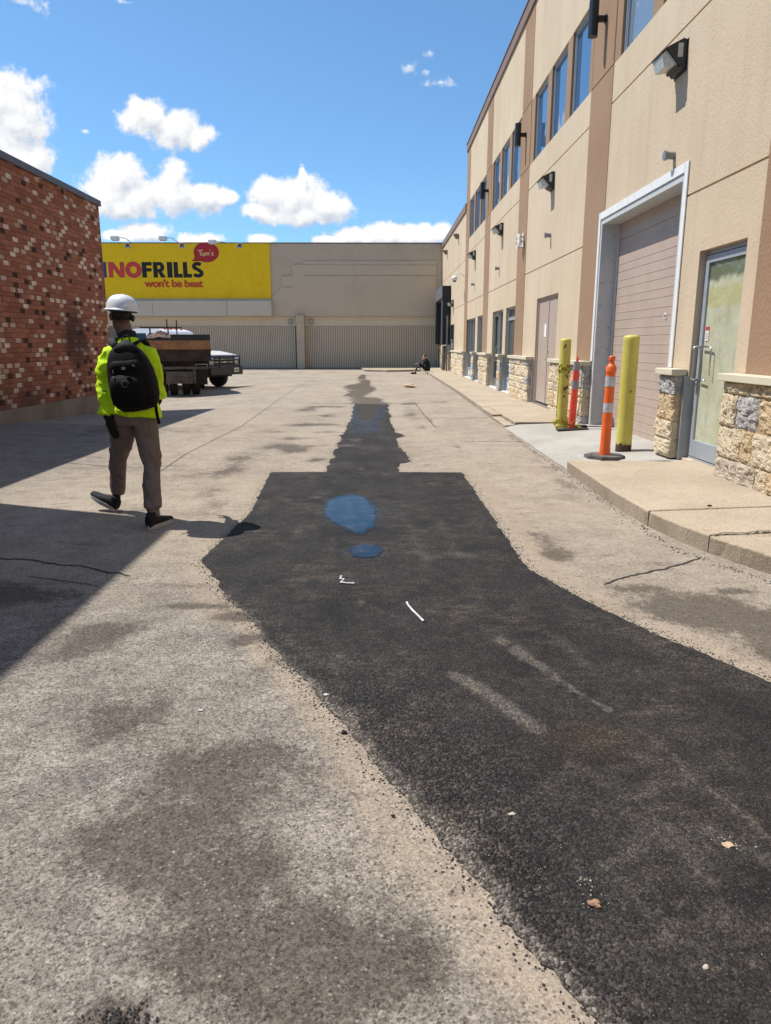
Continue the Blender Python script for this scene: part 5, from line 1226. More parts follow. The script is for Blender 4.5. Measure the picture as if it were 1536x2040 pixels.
    # shoes
    def shoe(heel, dirv, pitch, nm='shoe'):
        d = Vector(dirv).normalized(); up = Vector((0,0,1)); s_ = d.cross(up).normalized()
        d = (d*math.cos(pitch)+up*math.sin(pitch)).normalized(); u = s_.cross(d).normalized(); h = Vector(heel)
        Q = lambda a, b, c: h+d*a*1.10+s_*b*1.05+u*c
        S = MB(); prof = [(-.005,.030,.105),(.02,.038,.108),(.06,.040,.10),(.10,.042,.085),(.15,.047,.070),(.20,.049,.056),(.25,.044,.046),(.285,.028,.036)]
        S.loft([Q(a, 0, .02+hh/2-.008) for a, w, hh in prof], [(w, hh/2) for a, w, hh in prof], 16, side=s_, power=.85)
        S.loft([Q(.045,0,.06), Q(.035,0,.13)], [(.040,.052),(.036,.044)], 14, side=s_)
        so = remesh(S, .006, 3).build(nm, M['shoe'], t, smooth=True)
        K = MB(); out = []
        for i in range(28):
            a = 2*math.pi*i/28; c, q = math.cos(a), math.sin(a); L = .142+.148*c+.000; wd = (.046 if c < -.2 else .046+.010*(c+.2)); out.append((L, q*wd*(1-.10*(abs(c) > .8))))
        ring = [[Q(a, b, z) for a, b in out] for z in (0.0, .004, .030, .034)]
        vs = [v for r in ring for v in r]; fs = [(k*28+i, k*28+(i+1) % 28, (k+1)*28+(i+1) % 28, (k+1)*28+i) for k in range(3) for i in range(28)]+[tuple(reversed(range(28))), tuple(range(84, 112))]
        K.add(vs, fs); K.build('sole', M['sole'], so)
        lc = MB(); lc.loft([Q(.10,-.02,.098), Q(.10,.0,.106), Q(.105,.03,.104), Q(.11,.05,.118)], [.0025]*4, 6); lc.loft([Q(.12,-.02,.088), Q(.12,.02,.092)], [.0025]*2, 6); lc.build('laces', M['shoe'], so)
    shoe((-2.360, 6.335, .012), (-.92, .46, 0), R(21)); shoe((-1.878, 5.70, .002), (.30, .95, 0), 0)
    # gloves
    G = MB(); hand(G, (wrL[0]+.005, wrL[1], wrL[2]-.02), (.24,.02,-1), (-.45,-.85,0), size=.21, curl=.26, side=1); G.loft([(-2.222,5.952,.92),(-2.215,5.95,.865)], [.042,.038], 12)
    remesh(G, .0045, 2).build('glove', M['gloveb'], t, smooth=True)
    G = MB(); hand(G, wrR, (-.3,.9,-.35), (.9,.3,0), size=.205, curl=.6); remesh(G, .0045, 2).build('glove', M['gloveb'], t, smooth=True)
    # hair below the hat and hard hat
    f = Vector(FACE).normalized(); r = f.cross(Vector((0,0,1))); 
    Hh = MB(); Hh.ball(P(0,-.020,.030), (.081,.092,.092), 18, rot=Matrix((r, f, Vector((0,0,1)))).transposed()); hm = MB()
    hv = remesh(Hh, .008, 1); keep = []
    for v in hv.v:
        q = Vector(v)-Vector(HC); yy_, zz_ = q.dot(f), q.z; keep.append(not (yy_ > .02 or zz_ < -.035))
    hm.v = hv.v; hm.f = [fc for fc in hv.f if all(keep[i] for i in fc)]; hm.m = [0]*len(hm.f); hm.build('hair', M['hair'], t, smooth=True)
    K = MB(); hc = Vector((-2.088, 6.085, 1.735)); n = 36; tilt = Matrix.Rotation(R(4), 3, 'Y')
    rings = []
    for (z, k) in ((-.006,1.0),(0,1.005),(.018,.985),(.042,.95),(.067,.87),(.088,.75),(.102,.58),(.111,.38),(.115,.18),(.116,.02)):
        ring = []
        for i in range(n):
            a = 2*math.pi*i/n; c, q = math.cos(a), math.sin(a); rx, ry = .118*k, .142*k
            rid = .004*max(0, 1-abs(c)*7)*(k < .97)*(k > .1); ring.append(hc+tilt@(r*c*rx+f*q*ry+Vector((0,0,z+rid))))
        rings.append(ring)
    vs = [v for g in rings for v in g]; K.add(vs, [(k*n+i, k*n+(i+1) % n, (k+1)*n+(i+1) % n, (k+1)*n+i) for k in range(len(rings)-1) for i in range(n)]+[tuple(range((len(rings)-1)*n, len(rings)*n))])
    ho = K.build('hard_hat', M['helmet'], t, smooth=True)
    B = MB(); inn, o1, o2 = [], [], []
    for i in range(n):
        a = 2*math.pi*i/n; c, q = math.cos(a), math.sin(a); ext = .016+.042*max(0, q)**1.5; b0 = r*c*.116+f*q*.140; b1 = r*c*(.118+ext*.8)+f*q*(.142+ext)
        inn.append(hc+tilt@(b0+Vector((0,0,.004)))); o1.append(hc+tilt@(b1+Vector((0,0,-.008-.006*max(0,q))))); o2.append(hc+tilt@(b1+Vector((0,0,-.013-.006*max(0,q)))))
    B.add(inn+o1+o2+[v-Vector((0,0,.008)) for v in inn], [(k*n+i, k*n+(i+1) % n, (k+1)*n+(i+1) % n, (k+1)*n+i) for k in range(3) for i in range(n)]); B.build('brim', M['helmet'], ho, smooth=True)
    D = MB(); back = hc+tilt@(-f*.141+r*(-.01)+Vector((0,0,.018))); D.box(back.x-.02, back.x+.02, back.y-.008, back.y+.008, back.z-.005, back.z+.007, rot=Matrix.Rotation(math.atan2(-f.x, f.y)*-1*-1, 3, 'Z')); D.build('slot_tab', M['helmet'], ho)
    D = MB(); D.loft([hc+tilt@(r*c*.104+f*q*.126+Vector((0,0,-.012))) for c, q in [(math.cos(a), math.sin(a)) for a in np.linspace(math.pi*1.05, math.pi*1.95, 12)]], [.014]*12, 8)
    D.build('suspension_band', M['black'], ho, smooth=True)
    g_ = MB(); g_.loft([P(.088,-.02,.0), P(.084,-.06,-.005), P(.05,-.10,-.01)], [(.012,.012)]*3, 8); g_.ball(P(.078,-.05,-.01), (.018,.022,.028), 10); g_.build('ratchet_strap', M['black'], ho, smooth=True)

    # backpack: worn, still a thing of its own
    b = thing('backpack', 'black backpack with a loop handle worn on the back of the man in hi-vis', 'backpack', (-1.99, 5.83, .95))
    K = MB(); cx = -1.965
    prof = [(.945,.05,.05,0),(.955,.12,.075,0),(.99,.165,.105,0),(1.06,.182,.122,0),(1.15,.185,.128,0),(1.25,.178,.125,-.002),(1.33,.160,.112,-.006),(1.39,.130,.095,-.012),(1.43,.095,.075,-.016),(1.452,.055,.05,-.018),(1.460,.02,.02,-.018)]
    K.loft([(cx+dx-(z-1.2)*.16, 5.835, z) for z, w, d, dx in prof], [(w, d) for z, w, d, dx in prof], 34, side=(1,-.08,0), power=.72)
    km = K; nv = []
    for v in km.v:
        p = Vector(v); q = Vector((p.x*9, p.y*9, p.z*11)); nr = Vector((p.x-cx, p.y-5.84, 0)).normalized(); nv.append(tuple(p+nr*(mn.noise(q)*.007+mn.noise(q*2.5)*.004)))
    km.v = nv; bag = km.build('main_compartment', M['pack'], b, smooth=True)
    # front pockets in relief
    K = MB(); K.loft([(cx-.00,5.735,.975),(cx,5.722,1.00),(cx,5.712,1.08),(cx-.002,5.712,1.16),(cx-.006,5.725,1.22),(cx-.008,5.745,1.235)], [(.09,.02),(.125,.035),(.138,.04),(.136,.04),(.12,.03),(.09,.012)], 26, side=(1,-.08,0), power=.7); K.build('front_pocket', M['pack'], bag, smooth=True)
    K = MB(); K.loft([(cx-.01,5.74,1.245),(cx-.012,5.732,1.27),(cx-.015,5.738,1.32),(cx-.02,5.755,1.355)], [(.10,.02),(.125,.030),(.118,.028),(.08,.010)], 24, side=(1,-.08,0), power=.7); K.build('upper_pocket', M['pack'], bag, smooth=True)
    K = MB(); arcp = [(cx-.015+.148*math.cos(a), 5.752+.02*abs(math.cos(a)), 1.255+.135*math.sin(a)) for a in np.linspace(-.25, math.pi+.25, 26)]
    K.loft(arcp, [.006]*26, 8); K.build('zip_piping', M['packtop'], bag, smooth=True)
    K = MB(); K.loft([(cx-.02,5.79,1.395),(cx-.025,5.80,1.43),(cx-.03,5.84,1.462)], [(.115,.05),(.09,.055),(.045,.04)], 22, side=(1,-.08,0)); K.build('top_panel', M['packtop'], bag, smooth=True)
    K = MB(); K.loft([(cx-.055,5.86,1.455),(cx-.06,5.845,1.50),(cx-.045,5.84,1.525),(cx-.02,5.84,1.53),(cx+.0,5.84,1.515),(cx+.008,5.85,1.45)], [(.004,.011)]*6, 8); K.build('haul_loop', M['pack'], b, smooth=True)
    for pts in ([(-2.08,5.90,1.43),(-2.135,5.93,1.475),(-2.165,6.0,1.505),(-2.17,6.08,1.50),(-2.165,6.15,1.43),(-2.16,6.18,1.30),(-2.17,6.12,1.1),(-2.17,5.95,1.02)], [(-1.97,5.90,1.44),(-1.945,5.94,1.475),(-1.93,6.02,1.495),(-1.925,6.10,1.47),(-1.915,6.19,1.35),(-1.89,6.17,1.2),(-1.85,6.05,1.06),(-1.84,5.92,1.0)]):
        K = MB(); K.loft(pts, [(.032,.008)]*len(pts), 10, side=(1,0,.25)); K.build('shoulder_strap', M['packtop'], b, smooth=True)
    K = MB(); K.loft([(-1.815,5.86,1.10),(-1.80,5.85,1.0),(-1.792,5.84,.93),(-1.775,5.83,.84)], [(.013,.003)]*4, 8, side=(1,0,0)); K.build('hanging_strap', M['pack'], b)
    K = MB(); K.loft([(-1.835,5.80,1.16),(-1.81,5.79,1.165),(-1.79,5.79,1.155)], [(.010,.006)]*3, 8); K.loft([(-1.85,5.80,1.26),(-1.82,5.80,1.255),(-1.80,5.80,1.25)], [(.012,.006)]*3, 8); K.loft([(-2.165,5.80,1.10),(-2.195,5.80,1.105)], [(.012,.006)]*2, 8); K.build('compression_strap', M['pack'], b)
    # patch, zip pulls, bungee ring
    K = MB(); K.box(cx-.030, cx+.006, 5.697, 5.700, 1.268, 1.292); p = K.build('badge', M['pack'], bag)
    K = MB(); y = 5.694
    def rb_(x0,x1,z0,z1): K.box(x0, x1, y, y+.0025, z0, z1)
    rb_(cx-.026,cx-.022,1.270,1.290); rb_(cx-.017,cx-.013,1.270,1.290); rb_(cx-.026,cx-.013,1.278,1.282)
    K.loft([(cx-.010,y,1.271),(cx-.010,y,1.289),(cx-.002,y,1.288),(cx+.002,y,1.280),(cx-.002,y,1.272),(cx-.010,y,1.271)], [.0016]*6, 6); K.build('badge_print', M['reflect'], p)
    K = MB(); K.loft([(cx-.002+.026*math.cos(a), 5.672, 1.165+.026*math.sin(a)) for a in np.linspace(0, 2*math.pi, 22)], [.0018]*22, 6); K.build('metal_ring', M['ventgrey'], bag)
    K = MB()
    for (x, z, dx, dz) in ((cx+.055,1.305,.018,-.008),(cx-.105,1.27,.006,-.03),(cx-.10,1.215,.015,-.006),(cx-.085,1.20,.012,-.015),(cx-.11,1.18,.004,-.02),(cx+.095,1.21,.002,-.03),(cx+.10,1.10,.003,-.02),(cx-.12,1.13,.022,-.03)):
        K.loft([(x,5.70 if abs(x-cx) < .1 else 5.715,z),(x+dx,5.698 if abs(x-cx) < .1 else 5.71,z+dz)], [.0045,.0035], 6)
    K.build('zip_pull', M['ventgrey'], bag)
worker()

def sitter():
    x0, y0 = 2.30, 37.3
    t = thing('person', 'man in black sitting on the curb by the far wall, one hand at his face', 'person', (x0, y0, .1))
    HC = (x0-.13, y0-.03, .86); A, P = head_mesh(HC, (-1,-.15,-.12), n=14)
    A.loft([(x0,y0,.20),(x0+.02,y0,.35),(x0+.0,y0,.52),(x0-.05,y0,.66),(x0-.10,y0-.01,.75),(x0-.12,y0-.02,.80)], [(.15,.11),(.14,.11),(.15,.11),(.15,.09),(.06,.055),(.05,.05)], 14, side=(0,1,0))
    for s_ in (-1, 1):
        hp = (x0-.02, y0+s_*.09, .20); kn = (x0-.36, y0+s_*.12, .50 if s_ < 0 else .46); an = (x0-.62, y0+s_*.10, .12)
        A.loft([hp, kn, an], [.075,.055,.036], 10); A.loft([an, (an[0]-.06, an[1], .05), (an[0]-.20, an[1], .04)], [.034,.034,.026], 10)
    A.loft([(x0-.06,y0-.16,.66),(x0-.26,y0-.20,.50),(x0-.22,y0-.10,.72)], [.045,.038,.028], 10); A.loft([(x0-.06,y0+.16,.64),(x0-.24,y0+.18,.47),(x0-.46,y0+.14,.50)], [.045,.038,.027], 10)
    hand(A, (x0-.22,y0-.10,.72), (.0,.15,1), (-1,-.2,0), curl=.5); hand(A, (x0-.46,y0+.14,.50), (-1,-.1,-.05), (0,0,1), curl=.3)
    remesh(A, .011, 2).build('body', M['skin2'], t, smooth=True)
    J = MB(); J.loft([(x0+.01,y0,.17),(x0+.03,y0,.33),(x0+.01,y0,.52),(x0-.05,y0,.66),(x0-.10,y0-.01,.75)], [(.18,.14),(.175,.14),(.185,.135),(.18,.11),(.07,.07)], 16, side=(0,1,0))
    J.loft([(x0-.05,y0-.14,.66),(x0-.25,y0-.20,.50),(x0-.225,y0-.11,.69)], [.07,.055,.042], 12); J.loft([(x0-.05,y0+.14,.66),(x0-.24,y0+.18,.47),(x0-.43,y0+.145,.50)], [.07,.055,.042], 12)
    remesh(J, .013, 2, .012, (9,9,9)).build('sweater', M['blackcloth'], t, smooth=True)
    T = MB(); T.loft([(x0+.02,y0,.15),(x0+.02,y0,.25)], [(.17,.13),(.17,.13)], 14, side=(0,1,0))
    for s_ in (-1, 1):
        hp = (x0-.02, y0+s_*.09, .20); kn = (x0-.36, y0+s_*.12, .50 if s_ < 0 else .46); an = (x0-.60, y0+s_*.10, .16); T.loft([hp, kn, an], [.095,.072,.052], 12)
    remesh(T, .013, 2).build('trousers', M['blackcloth'], t, smooth=True)
    for s_ in (-1, 1):
        S = MB(); an = (x0-.60, y0+s_*.10); S.loft([(an[0]+.06,an[1],.055),(an[0]-.04,an[1],.055),(an[0]-.14,an[1],.045),(an[0]-.22,an[1],.035)], [(.04,.05),(.045,.05),(.045,.04),(.03,.03)], 12, side=(0,1,0)); S.build('shoe', M['shoe'], t, smooth=True)
    Hh = MB(); Hh.ball(P(0,-.018,.042), (.083,.098,.090), 14); Hh.build('hair', M['hair2'], t, smooth=True)
sitter()

# ------------------------------------------------------------------ vehicles
M['carwhite'] = plain('white_car_paint', (.72,.73,.74), .25, var=.03)
M['bumperblk'] = plain('dark_bumper_steel', (.020,.021,.024), .5, var=.3)
M['tyre'] = plain('tyre_rubber', (.018,.018,.018), .85, var=.3, bump=.003)
M['rim'] = plain('wheel_rim', (.22,.22,.22), .4, .6)
M['carglass'] = glassmat('car_glass', (.01,.012,.014), ior=1.5)
M['headl'] = plain('headlight_lens', (.45,.46,.47), .1, var=.1)
M['rust'] = plain('rusty_dark_steel', (.045,.032,.026), .8, .2, var=.5, scale=5, dirt=((.13,.07,.04), 6, .6), bump=.003)
M['boxsteel'] = plain('dusty_grey_steel', (.12,.105,.09), .8, .2, var=.35, scale=5, dirt=((.05,.04,.035), 7, .55), bump=.003)
M['plank'] = plain('orange_brown_plank', (.30,.155,.065), .8, var=.25, scale=4, dirt=((.05,.03,.02), 9, .62), bump=.003)
M['debris'] = plain('reddish_rubble', (.16,.10,.08), .95, var=.5, scale=6, bump=.02)
M['amber'] = plain('amber_marker_lens', (.55,.11,.02), .3)
M['plate'] = plain('licence_plate', (.55,.60,.55), .5)

def wheel(mb_parent, c, r, w, nm='wheel', hub=1):
    """wheel with its axle along local x"""
    x, y, z = c; prof = [(-w/2,r*.62),(-w/2,r*.90),(-w/2+.03,r*.985),(-w/4,r),(w/4,r),(w/2-.03,r*.985),(w/2,r*.90),(w/2,r*.62)]
    m = MB(); m.loft([(x+a, y, z) for a, _ in prof], [b for _, b in prof], 28, side=(0,1,0)); ty = m.build(nm, M['tyre'], mb_parent, smooth=True, sm_angle=35)
    m = MB(); s = hub
    m.loft([(x+s*(w/2-.05),y,z),(x+s*(w/2+.004),y,z)], [r*.60,r*.61], 24, side=(0,1,0)); m.loft([(x+s*w/2,y,z),(x+s*(w/2+.05),y,z)], [r*.22,r*.16], 16, side=(0,1,0)); m.build('rim', M['rim'], ty, smooth=True, sm_angle=35)
    return ty

def dump_truck():
    rz = R(15.7); t = thing('dump_truck', 'small dump truck with a wooden tailboard and a load of rubble parked behind the man', 'truck', (-6.41, 23.55, -.155), rz, local=True)
    m = MB()
    for x0, x1 in ((-1.0,-.93),(.93,1.0)): m.box(x0, x1, .0, 2.7, 1.10, 1.72)
    m.box(-.93, .93, 2.63, 2.70, 1.10, 1.95); m.box(-.93, .93, .06, 2.63, 1.10, 1.16); m.build('dump_bed', M['rust'], t)
    m = MB(); m.box(-1.0, 1.0, -.06, -.002, 1.10, 1.45, bev=.01); m.box(-1.02, 1.02, -.075, -.061, 1.40, 1.45); m.box(-1.0,1.0,-.08,-.061,1.10,1.15)
    for x in (-.5, .0, .3, .62): m.cyl((x,-.062,1.29),(x,-.074,1.29),.03,10)
    tg = m.build('tailgate', M['rust'], t)
    m = MB(); m.box(-.99, .99, -.065, .0, 1.455, 1.735, bev=.008); m.build('tailboard', M['plank'], t)
    m = MB(); m.box(-.99, .99, -.05, .0, 1.737, 1.80); m.box(-.2,.99,-.05,0,1.80,1.92); m.box(.93,.99,0,2.0,1.72,1.90); m.build('top_rail', M['black'], t)
    m = MB(); vs = []; nx, ny = 26, 32
    for j in range(ny+1):
        for i in range(nx+1):
            x = -.92+1.84*i/nx; y = .02+2.58*j/ny; h = 1.50+.50*math.exp(-((x+.55)/.75)**2-((y-.8)/1.1)**2)+.13*mn.noise(Vector((x*3,y*3,0)))+.07*mn.noise(Vector((x*9,y*9,0))); vs.append((x, y, h))
    m.add(vs, [(j*(nx+1)+i, j*(nx+1)+i+1, (j+1)*(nx+1)+i+1, (j+1)*(nx+1)+i) for j in range(ny) for i in range(nx)]); m.build('rubble_load', M['debris'], t)
    m = MB()
    for x in (-.42, .36): m.box(x, x+.08, .05, 5.0, .78, 1.0)
    m.box(-.5, .5, .1, .2, .70, 1.09); m.box(-.95, .95, .35, .45, 1.0, 1.09); m.build('chassis', M['rust'], t)
    m = MB(); m.box(-.42, .40, -.16, .16, .40, .78, bev=.02); m.box(-.36, .34, -.18, -.161, .46, .60, bev=.01); m.box(-.1, .1, -.26, -.161, .50, .60, bev=.01); m.box(-.9, .9, -.1, .0, .84, .93, bev=.01); m.box(.42,.50,-.08,.05,.40,.95); m.build('rear_hitch_box', M['boxsteel'], t)
    for x in (-.86, .52):
        f = MB(); f.box(x, x+.34, .12, .135, .35, .98); f.build('mud_flap', M['blackmat'], t)
    for x, h in ((-.50,-1),(-.20,-1),(.20,1),(.50,1)): wheel(t, (x, .75, .41), .41, .25, hub=h)
    for x, h in ((-.78,-1),(.78,1)): wheel(t, (x, 4.1, .41), .41, .25, hub=h)
    m = MB(); m.prism([(2.85,.6),(2.85,1.80),(4.0,1.80),(4.5,1.25),(5.2,1.2),(5.3,.6)], 'x', -.92, .92); cb = m.build('cab', M['carwhite'], t)
    m = MB(); m.box(-.8, .8, 2.835, 2.848, 1.3, 1.75); m.build('rear_window', M['carglass'], cb)
    m = MB(); m.prism([(3.2,1.28),(3.2,1.76),(3.95,1.76),(4.35,1.28)], 'x', .921, .93); m.prism([(3.2,1.28),(3.2,1.76),(3.95,1.76),(4.35,1.28)], 'x', -.93, -.921); m.build('side_window', M['carglass'], cb)
    m = MB(); m.box(-1.2, .2, 2.72, 2.78, 2.16, 2.20); 
    for x in (-.9, -.3): m.box(x, x+.05, 2.72, 2.78, 1.0, 2.16)
    m.box(-.32, -.28, 2.72, 2.76, 2.20, 2.46); m.box(.0, .04, 2.72, 2.76, 1.0, 2.44); m.build('headache_rack', M['black'], t)
    return t
dump_truck()

def pickup():
    t = thing('pickup_truck', 'white pickup truck with a black grille guard parked beyond the dump truck', 'pickup', (-6.80, 28.45, -.165), R(-116), local=True)
    W = .96
    m = MB(); body = [(.93,.62),(.95,1.08),(.86,1.24),(.2,1.33),(-.55,1.38),(-.60,1.30),(-3.9,1.30),(-3.9,.62)]
    # lower body with wheel arches
    def archy(cy, r, n=10): return [(cy+r*math.cos(a), .40+r*math.sin(a)) for a in np.linspace(math.pi*.12, math.pi*.88, n)]
    low = [(.95,.55)]+archy(0,.50)+archy(-3.6,.50)+[(-4.7,.55),(-4.72,1.28),(-.60,1.30),(-.55,1.37),(.2,1.33),(.84,1.23),(.95,1.08)]
    m.prism(low, 'x', -W, W); bo = m.build('body', M['carwhite'], t)
    m = MB(); m.prism([(.86,1.235),(.2,1.332),(-.56,1.372),(-.56,1.40),(.18,1.372),(.80,1.27)], 'x', -.80, .80); m.build('hood', M['carwhite'], t)
    def cabring(y, z, w): return [(-w, y, z), (w, y, z)]
    m = MB(); sec = [(-.52,1.37,.90),(-1.15,2.10,.78),(-1.5,2.20,.75),(-2.5,2.22,.75),(-2.95,2.17,.76),(-3.15,1.36,.90)]
    vs = []; 
    for y, z, w in sec: vs += [(-w,y,z),(w,y,z)]
    for y in (-.52,-1.15,-1.5,-2.5,-2.95,-3.15): pass
    fs = [(2*i, 2*i+1, 2*i+3, 2*i+2) for i in range(5)]; o = len(vs); vs += [(-.93,-.52,1.30),(.93,-.52,1.30),(-.93,-3.15,1.30),(.93,-3.15,1.30)]
    fs += [tuple([0,2,4,6,8,10,o+2,o]), tuple([o+1,o+3,11,9,7,5,3,1]), (0,o,o+1,1), (10,11,o+3,o+2)]
    m.add(vs, fs); cb = m.build('cab', M['carwhite'], t)
    m = MB(); m.add([(-.80,-.565,1.45),(.80,-.565,1.45),(.72,-1.12,2.06),(-.72,-1.12,2.06)], [(0,1,2,3)]); m.build('windshield', M['carglass'], cb)
    for s in (-1, 1):
        m = MB()
        for a, b in ((-1.0,-1.95),(-2.05,-2.95)):
            m.add([(s*.912,a+.22,1.42),(s*.912,b,1.42),(s*.80,b+.05,2.04),(s*.80,a-.28 if a > -1.5 else a,2.04)], [(0,1,2,3)])
        m.build('side_window', M['carglass'], cb)
        m = MB(); m.box(s*1.0-.07, s*1.0+.07, -.98, -.90, 1.42, 1.62, bev=.02); m.build('mirror', M['bumperblk'], t)
    m = MB(); m.box(-.74, .74, -.2, .2, 0, .03) if False else None
    for x in (-.5, -.2, .1, .4): 
        l = MB(); l.box(x-.05, x+.05, -1.52, -1.40, 2.185, 2.235, bev=.01); l.build('marker_light', M['amber'], cb)
    m = MB(); m.box(-.58, .58, .94, .965, .82, 1.14, bev=.01); g = m.build('grille', M['black'], t)
    m = MB(); 
    for z in (.88, .98, 1.08): m.box(-.55, .55, .966, .972, z-.008, z+.008)
    m.box(-.58, .58, .966, .975, .965, .985); m.prism([(-.11,.975),(-.04,.95),(.04,.95),(.11,.975),(.04,1.0),(-.04,1.0)], 'y', .976, .99); m.build('grille_trim', M['chrome'], g)
    for s in (-1, 1):
        m = MB(); m.box(s*.76-.15, s*.76+.15, .90, .958, .86, 1.10, bev=.02); m.build('headlight', M['headl'], t)
    m = MB(); m.box(-.96, .96, .97, 1.12, .50, .80, bev=.03); m.box(-1.02, -.86, .7, 1.0, .5, .78); m.box(.86, 1.02, .7, 1.0, .5, .78); bp = m.build('bumper', M['bumperblk'], t)
    m = MB(); 
    for z in (.86, 1.18): m.loft([(-.93,.99,z),(-.6,1.10,z),(.6,1.10,z),(.93,.99,z)], [.032]*4, 8)
    m.loft([(-.95,1.0,1.05),(.95,1.0,1.05)], [.02]*2, 6)
    for x in (-.93,-.42,.42,.93): m.loft([(x,1.10 if abs(x) < .9 else .99,.70),(x,1.10 if abs(x) < .9 else .99,1.22)], [.032]*2, 8)
    m.build('grille_guard', M['bumperblk'], t)
    m = MB(); m.box(-.68, -.38, 1.125, 1.135, .60, .76); pl = m.build('license_plate', M['plate'], t); m = MB()
    for x in (-.64,-.60,-.56,-.50,-.46,-.42): m.box(x-.012, x+.010, 1.136, 1.139, .645, .705)
    m.build('plate_characters', M['darkink'], pl)
    for s in (-1, 1):
        wheel(t, (s*.84, 0, .40), .40, .27, hub=s); wheel(t, (s*.84, -3.6, .40), .40, .27, hub=s)
    m = MB(); m.box(-.80, .80, -4.2, .7, .42, .62); m.build('underbody', M['blackmat'], t)
    return t
pickup()

# ------------------------------------------------------------------ litter and loose stones
def chip(name, label, cat, x, y, z, s, mat, seed, flat_=.4, group=None):
    bm = bmesh.new(); bmesh.ops.create_icosphere(bm, subdivisions=2, radius=1)
    for v in bm.verts:
        k = 1+mn.noise(v.co*1.3+Vector((seed*3.1, 0, 0)))*.7; v.co = Vector((v.co.x*k*s, v.co.y*k*s*.75, v.co.z*k*s*flat_))
    m = MB(); bm.verts.ensure_lookup_table(); m.add([v.co for v in bm.verts], [[v.index for v in f.verts] for f in bm.faces]); bm.free()
    zz = min(v[2] for v in m.v); m.v = [(v[0]+x, v[1]+y, v[2]-zz*.8+z) for v in m.v]
    o = m.build(name, mat, None, origin=(x, y, z)); return tag(o, label, cat, group)
M['palestone'] = plain('pale_stone', (.50,.45,.36), .9, var=.2, scale=40)
M['darkstone'] = plain('dark_stone', (.035,.033,.032), .9, var=.3, scale=40)
M['clay'] = plain('tan_clay', (.50,.36,.24), .95, var=.25, scale=60, bump=.004)
M['leaf'] = plain('dry_brown_leaf', (.30,.17,.11), .8, var=.3, scale=50)
M['tapew'] = plain('white_plastic_strip', (.50,.50,.51), .5, var=.2, scale=40)
def strip(label, pts, w, z=.02):
    m = MB(); P = [Vector(p) for p in pts]; vs = []
    for i, p in enumerate(P):
        t = (P[min(i+1, len(P)-1)]-P[max(0, i-1)]).normalized(); n_ = Vector((-t.y, t.x, 0)).normalized(); vs += [p-n_*w/2+Vector((0,0,.003*(i % 2))), p+n_*w/2+Vector((0,0,.004))]
    k = len(vs); m.add(vs+[v-Vector((0,0,.0015)) for v in vs], [(2*i, 2*i+1, 2*i+3, 2*i+2) for i in range(len(P)-1)]+[(2*i+2+k, 2*i+3+k, 2*i+1+k, 2*i+k) for i in range(len(P)-1)])
    o = m.build('plastic_strip', M['tapew'], None, origin=pts[0]); return tag(o, label, 'litter')
strip('straight white plastic strip lying on the black asphalt', [(.142,3.925,.03),(.148,3.89,.024),(.172,3.81,.022),(.20,3.72,.022),(.222,3.645,.025)], .010)
strip('crumpled white plastic strip bent like an L below the puddles', [(-.225,4.43,.024),(-.255,4.41,.03),(-.262,4.37,.024),(-.235,4.34,.03),(-.255,4.30,.024),(-.215,4.285,.022),(-.17,4.28,.024)], .011)
chip('pale_chip', 'white chip of paper on the grey pavement left of the asphalt', 'litter', -.74, 2.72, .002, .010, M['tapew'], 1, .3)
chip('pale_chip', 'white chip lying right on the edge of the black asphalt', 'litter', -.235, 2.83, .014, .011, M['tapew'], 2, .3)
chip('dark_stone', 'dark stone on the pavement just outside the asphalt edge', 'stone', -.145, 2.54, .002, .012, M['darkstone'], 3, .6)
chip('dark_stone', 'small black stone on the pale strip of pavement near the bottom', 'stone', .035, 2.03, .002, .007, M['darkstone'], 4, .6)
chip('pale_stone', 'pale stone alone on the asphalt left of the chip cluster', 'stone', .41, 2.02, .013, .010, M['palestone'], 5, .5)
chip('pale_stone', 'white stone on the asphalt at the lower right', 'stone', .77, 1.44, .013, .008, M['palestone'], 6, .5)
chip('dry_leaf', 'curled brown dry leaf on the black asphalt near the bottom', 'leaf', .56, 1.64, .014, .017, M['leaf'], 7, .35)
chip('clay_clump', 'tan lump of clay crumbled on the asphalt at the right', 'clay', 1.02, 1.87, .013, .017, M['clay'], 8, .35)
chip('asphalt_lump', 'black lump of loose asphalt on the pavement at the bottom left', 'asphalt', -.585, 1.305, .002, .014, M['darkstone'], 11, .5)
chip('dead_branch', 'small pile of tan rubble on the pale dusty patch by the far walkway', 'rubble', .97, 25.5, .0, .22, M['clay'], 12, .3)
bpy.data.objects['dead_branch'].name = 'rubble_pile'
chip('pavement_chunk', 'dark chunk of grit on the sidewalk slab by the curb joint', 'stone', 2.75, 5.95, .135, .018, M['darkstone'], 14, .4)

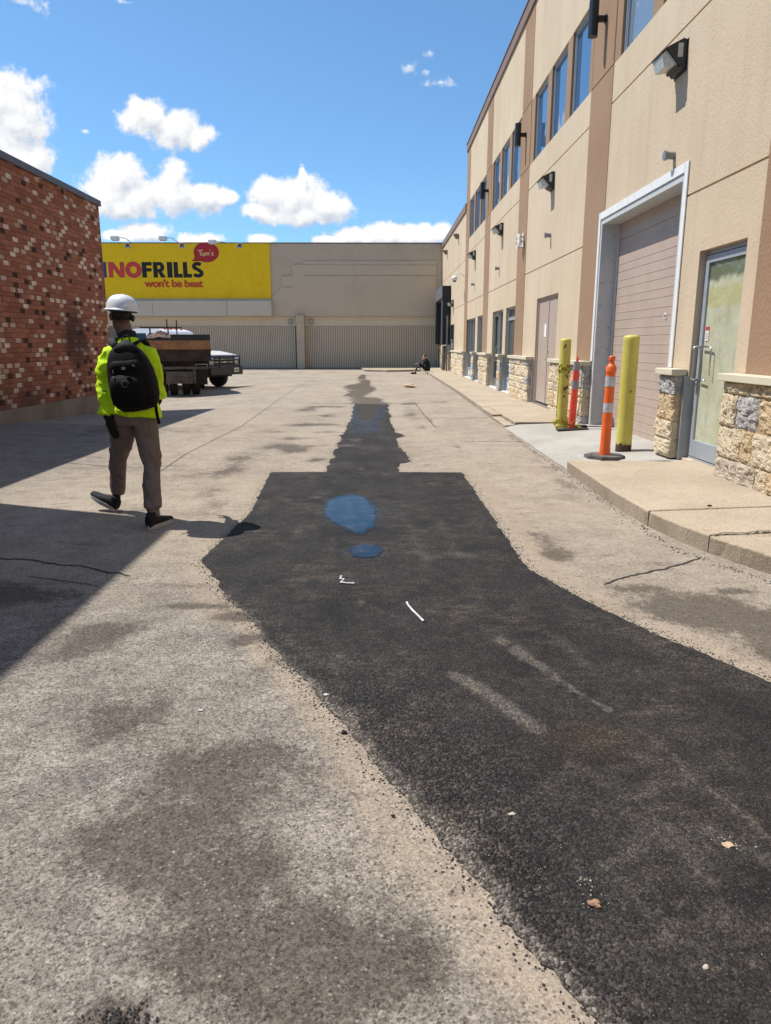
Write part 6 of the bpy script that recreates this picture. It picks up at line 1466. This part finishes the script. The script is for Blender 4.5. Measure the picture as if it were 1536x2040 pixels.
def gravel(name, n, fn, mat, label, seed):
    rr = np.random.default_rng(seed); vs = []; fs = []
    base = [(1,0,0),(-1,0,0),(0,1,0),(0,-1,0),(0,0,1),(0,0,-1)]; tri = [(0,2,4),(2,1,4),(1,3,4),(3,0,4),(2,0,5),(1,2,5),(3,1,5),(0,3,5)]
    for _ in range(n):
        x, y, z, s = fn(rr); o = len(vs); a = rr.uniform(0, 6.28); c, q = math.cos(a), math.sin(a); k = rr.uniform(.55, 1.3, 6)
        for i, b in enumerate(base):
            px, py = b[0]*k[i]*s, b[1]*k[i]*s*.8; vs.append((x+px*c-py*q, y+px*q+py*c, z+b[2]*k[i]*s*.55+s*.3))
        fs += [(o+t[0], o+t[1], o+t[2]) for t in tri]
    m = MB(); m.add(vs, fs); o = m.build(name, mat); return tag(o, label, 'gravel', kind='stuff')
def edge_pt(rr):
    while True:
        i = int(rr.integers(0, len(OUT))); p = OUT[i]
        if rr.random() < min(1, (4.5/max(p.y, .9))**1.6) and p.y > .9: break
    side = rr.normal(0, .035)+(.015 if rr.random() < .5 else -.01); x, y = p.x+side, p.y+rr.normal(0, .03); return x, y, float(zg(x, y)), float(rr.uniform(.0022, .0065))
gravel('asphalt_crumbs', 6500, edge_pt, M['darkstone'], 'black asphalt crumbs scattered along the edges of the new asphalt', 3)
def pale_pt(rr):
    u = rr.random()
    if u < .30: x, y, s = rr.normal(.50,.07), rr.normal(1.84,.05), rr.uniform(.0015,.005)
    elif u < .45: x, y, s = rr.normal(.555,.02), rr.normal(1.715,.05), rr.uniform(.002,.006)
    elif u < .68: x, y, s = rr.normal(1.02,.030), rr.normal(1.87,.022), rr.uniform(.002,.0065)
    else: x, y = rr.uniform(-.2, 2.2), rr.uniform(1.2, 4.5); s = rr.uniform(.001, .0035)
    return x, y, .012, s
gravel('pale_crumbs', 1000, pale_pt, M['palestone'], 'pale crumbs and grit scattered over the black asphalt', 5)
def lump_pt(rr): return rr.normal(-.585,.035), rr.normal(1.315,.020), .002, rr.uniform(.0025,.007)
gravel('asphalt_grit', 160, lump_pt, M['darkstone'], 'heap of loose black grit at the bottom left', 6)
def yard_pt(rr):
    x, y = rr.uniform(-3.5, 2.1), 1.2+abs(rr.normal(0, 5)); return x, y, float(zg(x, y)), float(rr.uniform(.0015, .0045)*(1+y*.05))
gravel('yard_grit', 1100, yard_pt, M['darkstone'], 'dark grit scattered over the old pavement', 8)
def curb_pt(rr):
    y = rr.uniform(3.4, 12); x = 2.17+(.36*max(0, 5.2-y) if y < 5.2 else 0)-abs(rr.normal(0, .05)); return x-.01, y, .001, rr.uniform(.002, .009)
gravel('curb_grit', 900, curb_pt, M['darkstone'], 'grit gathered along the foot of the curb', 9)
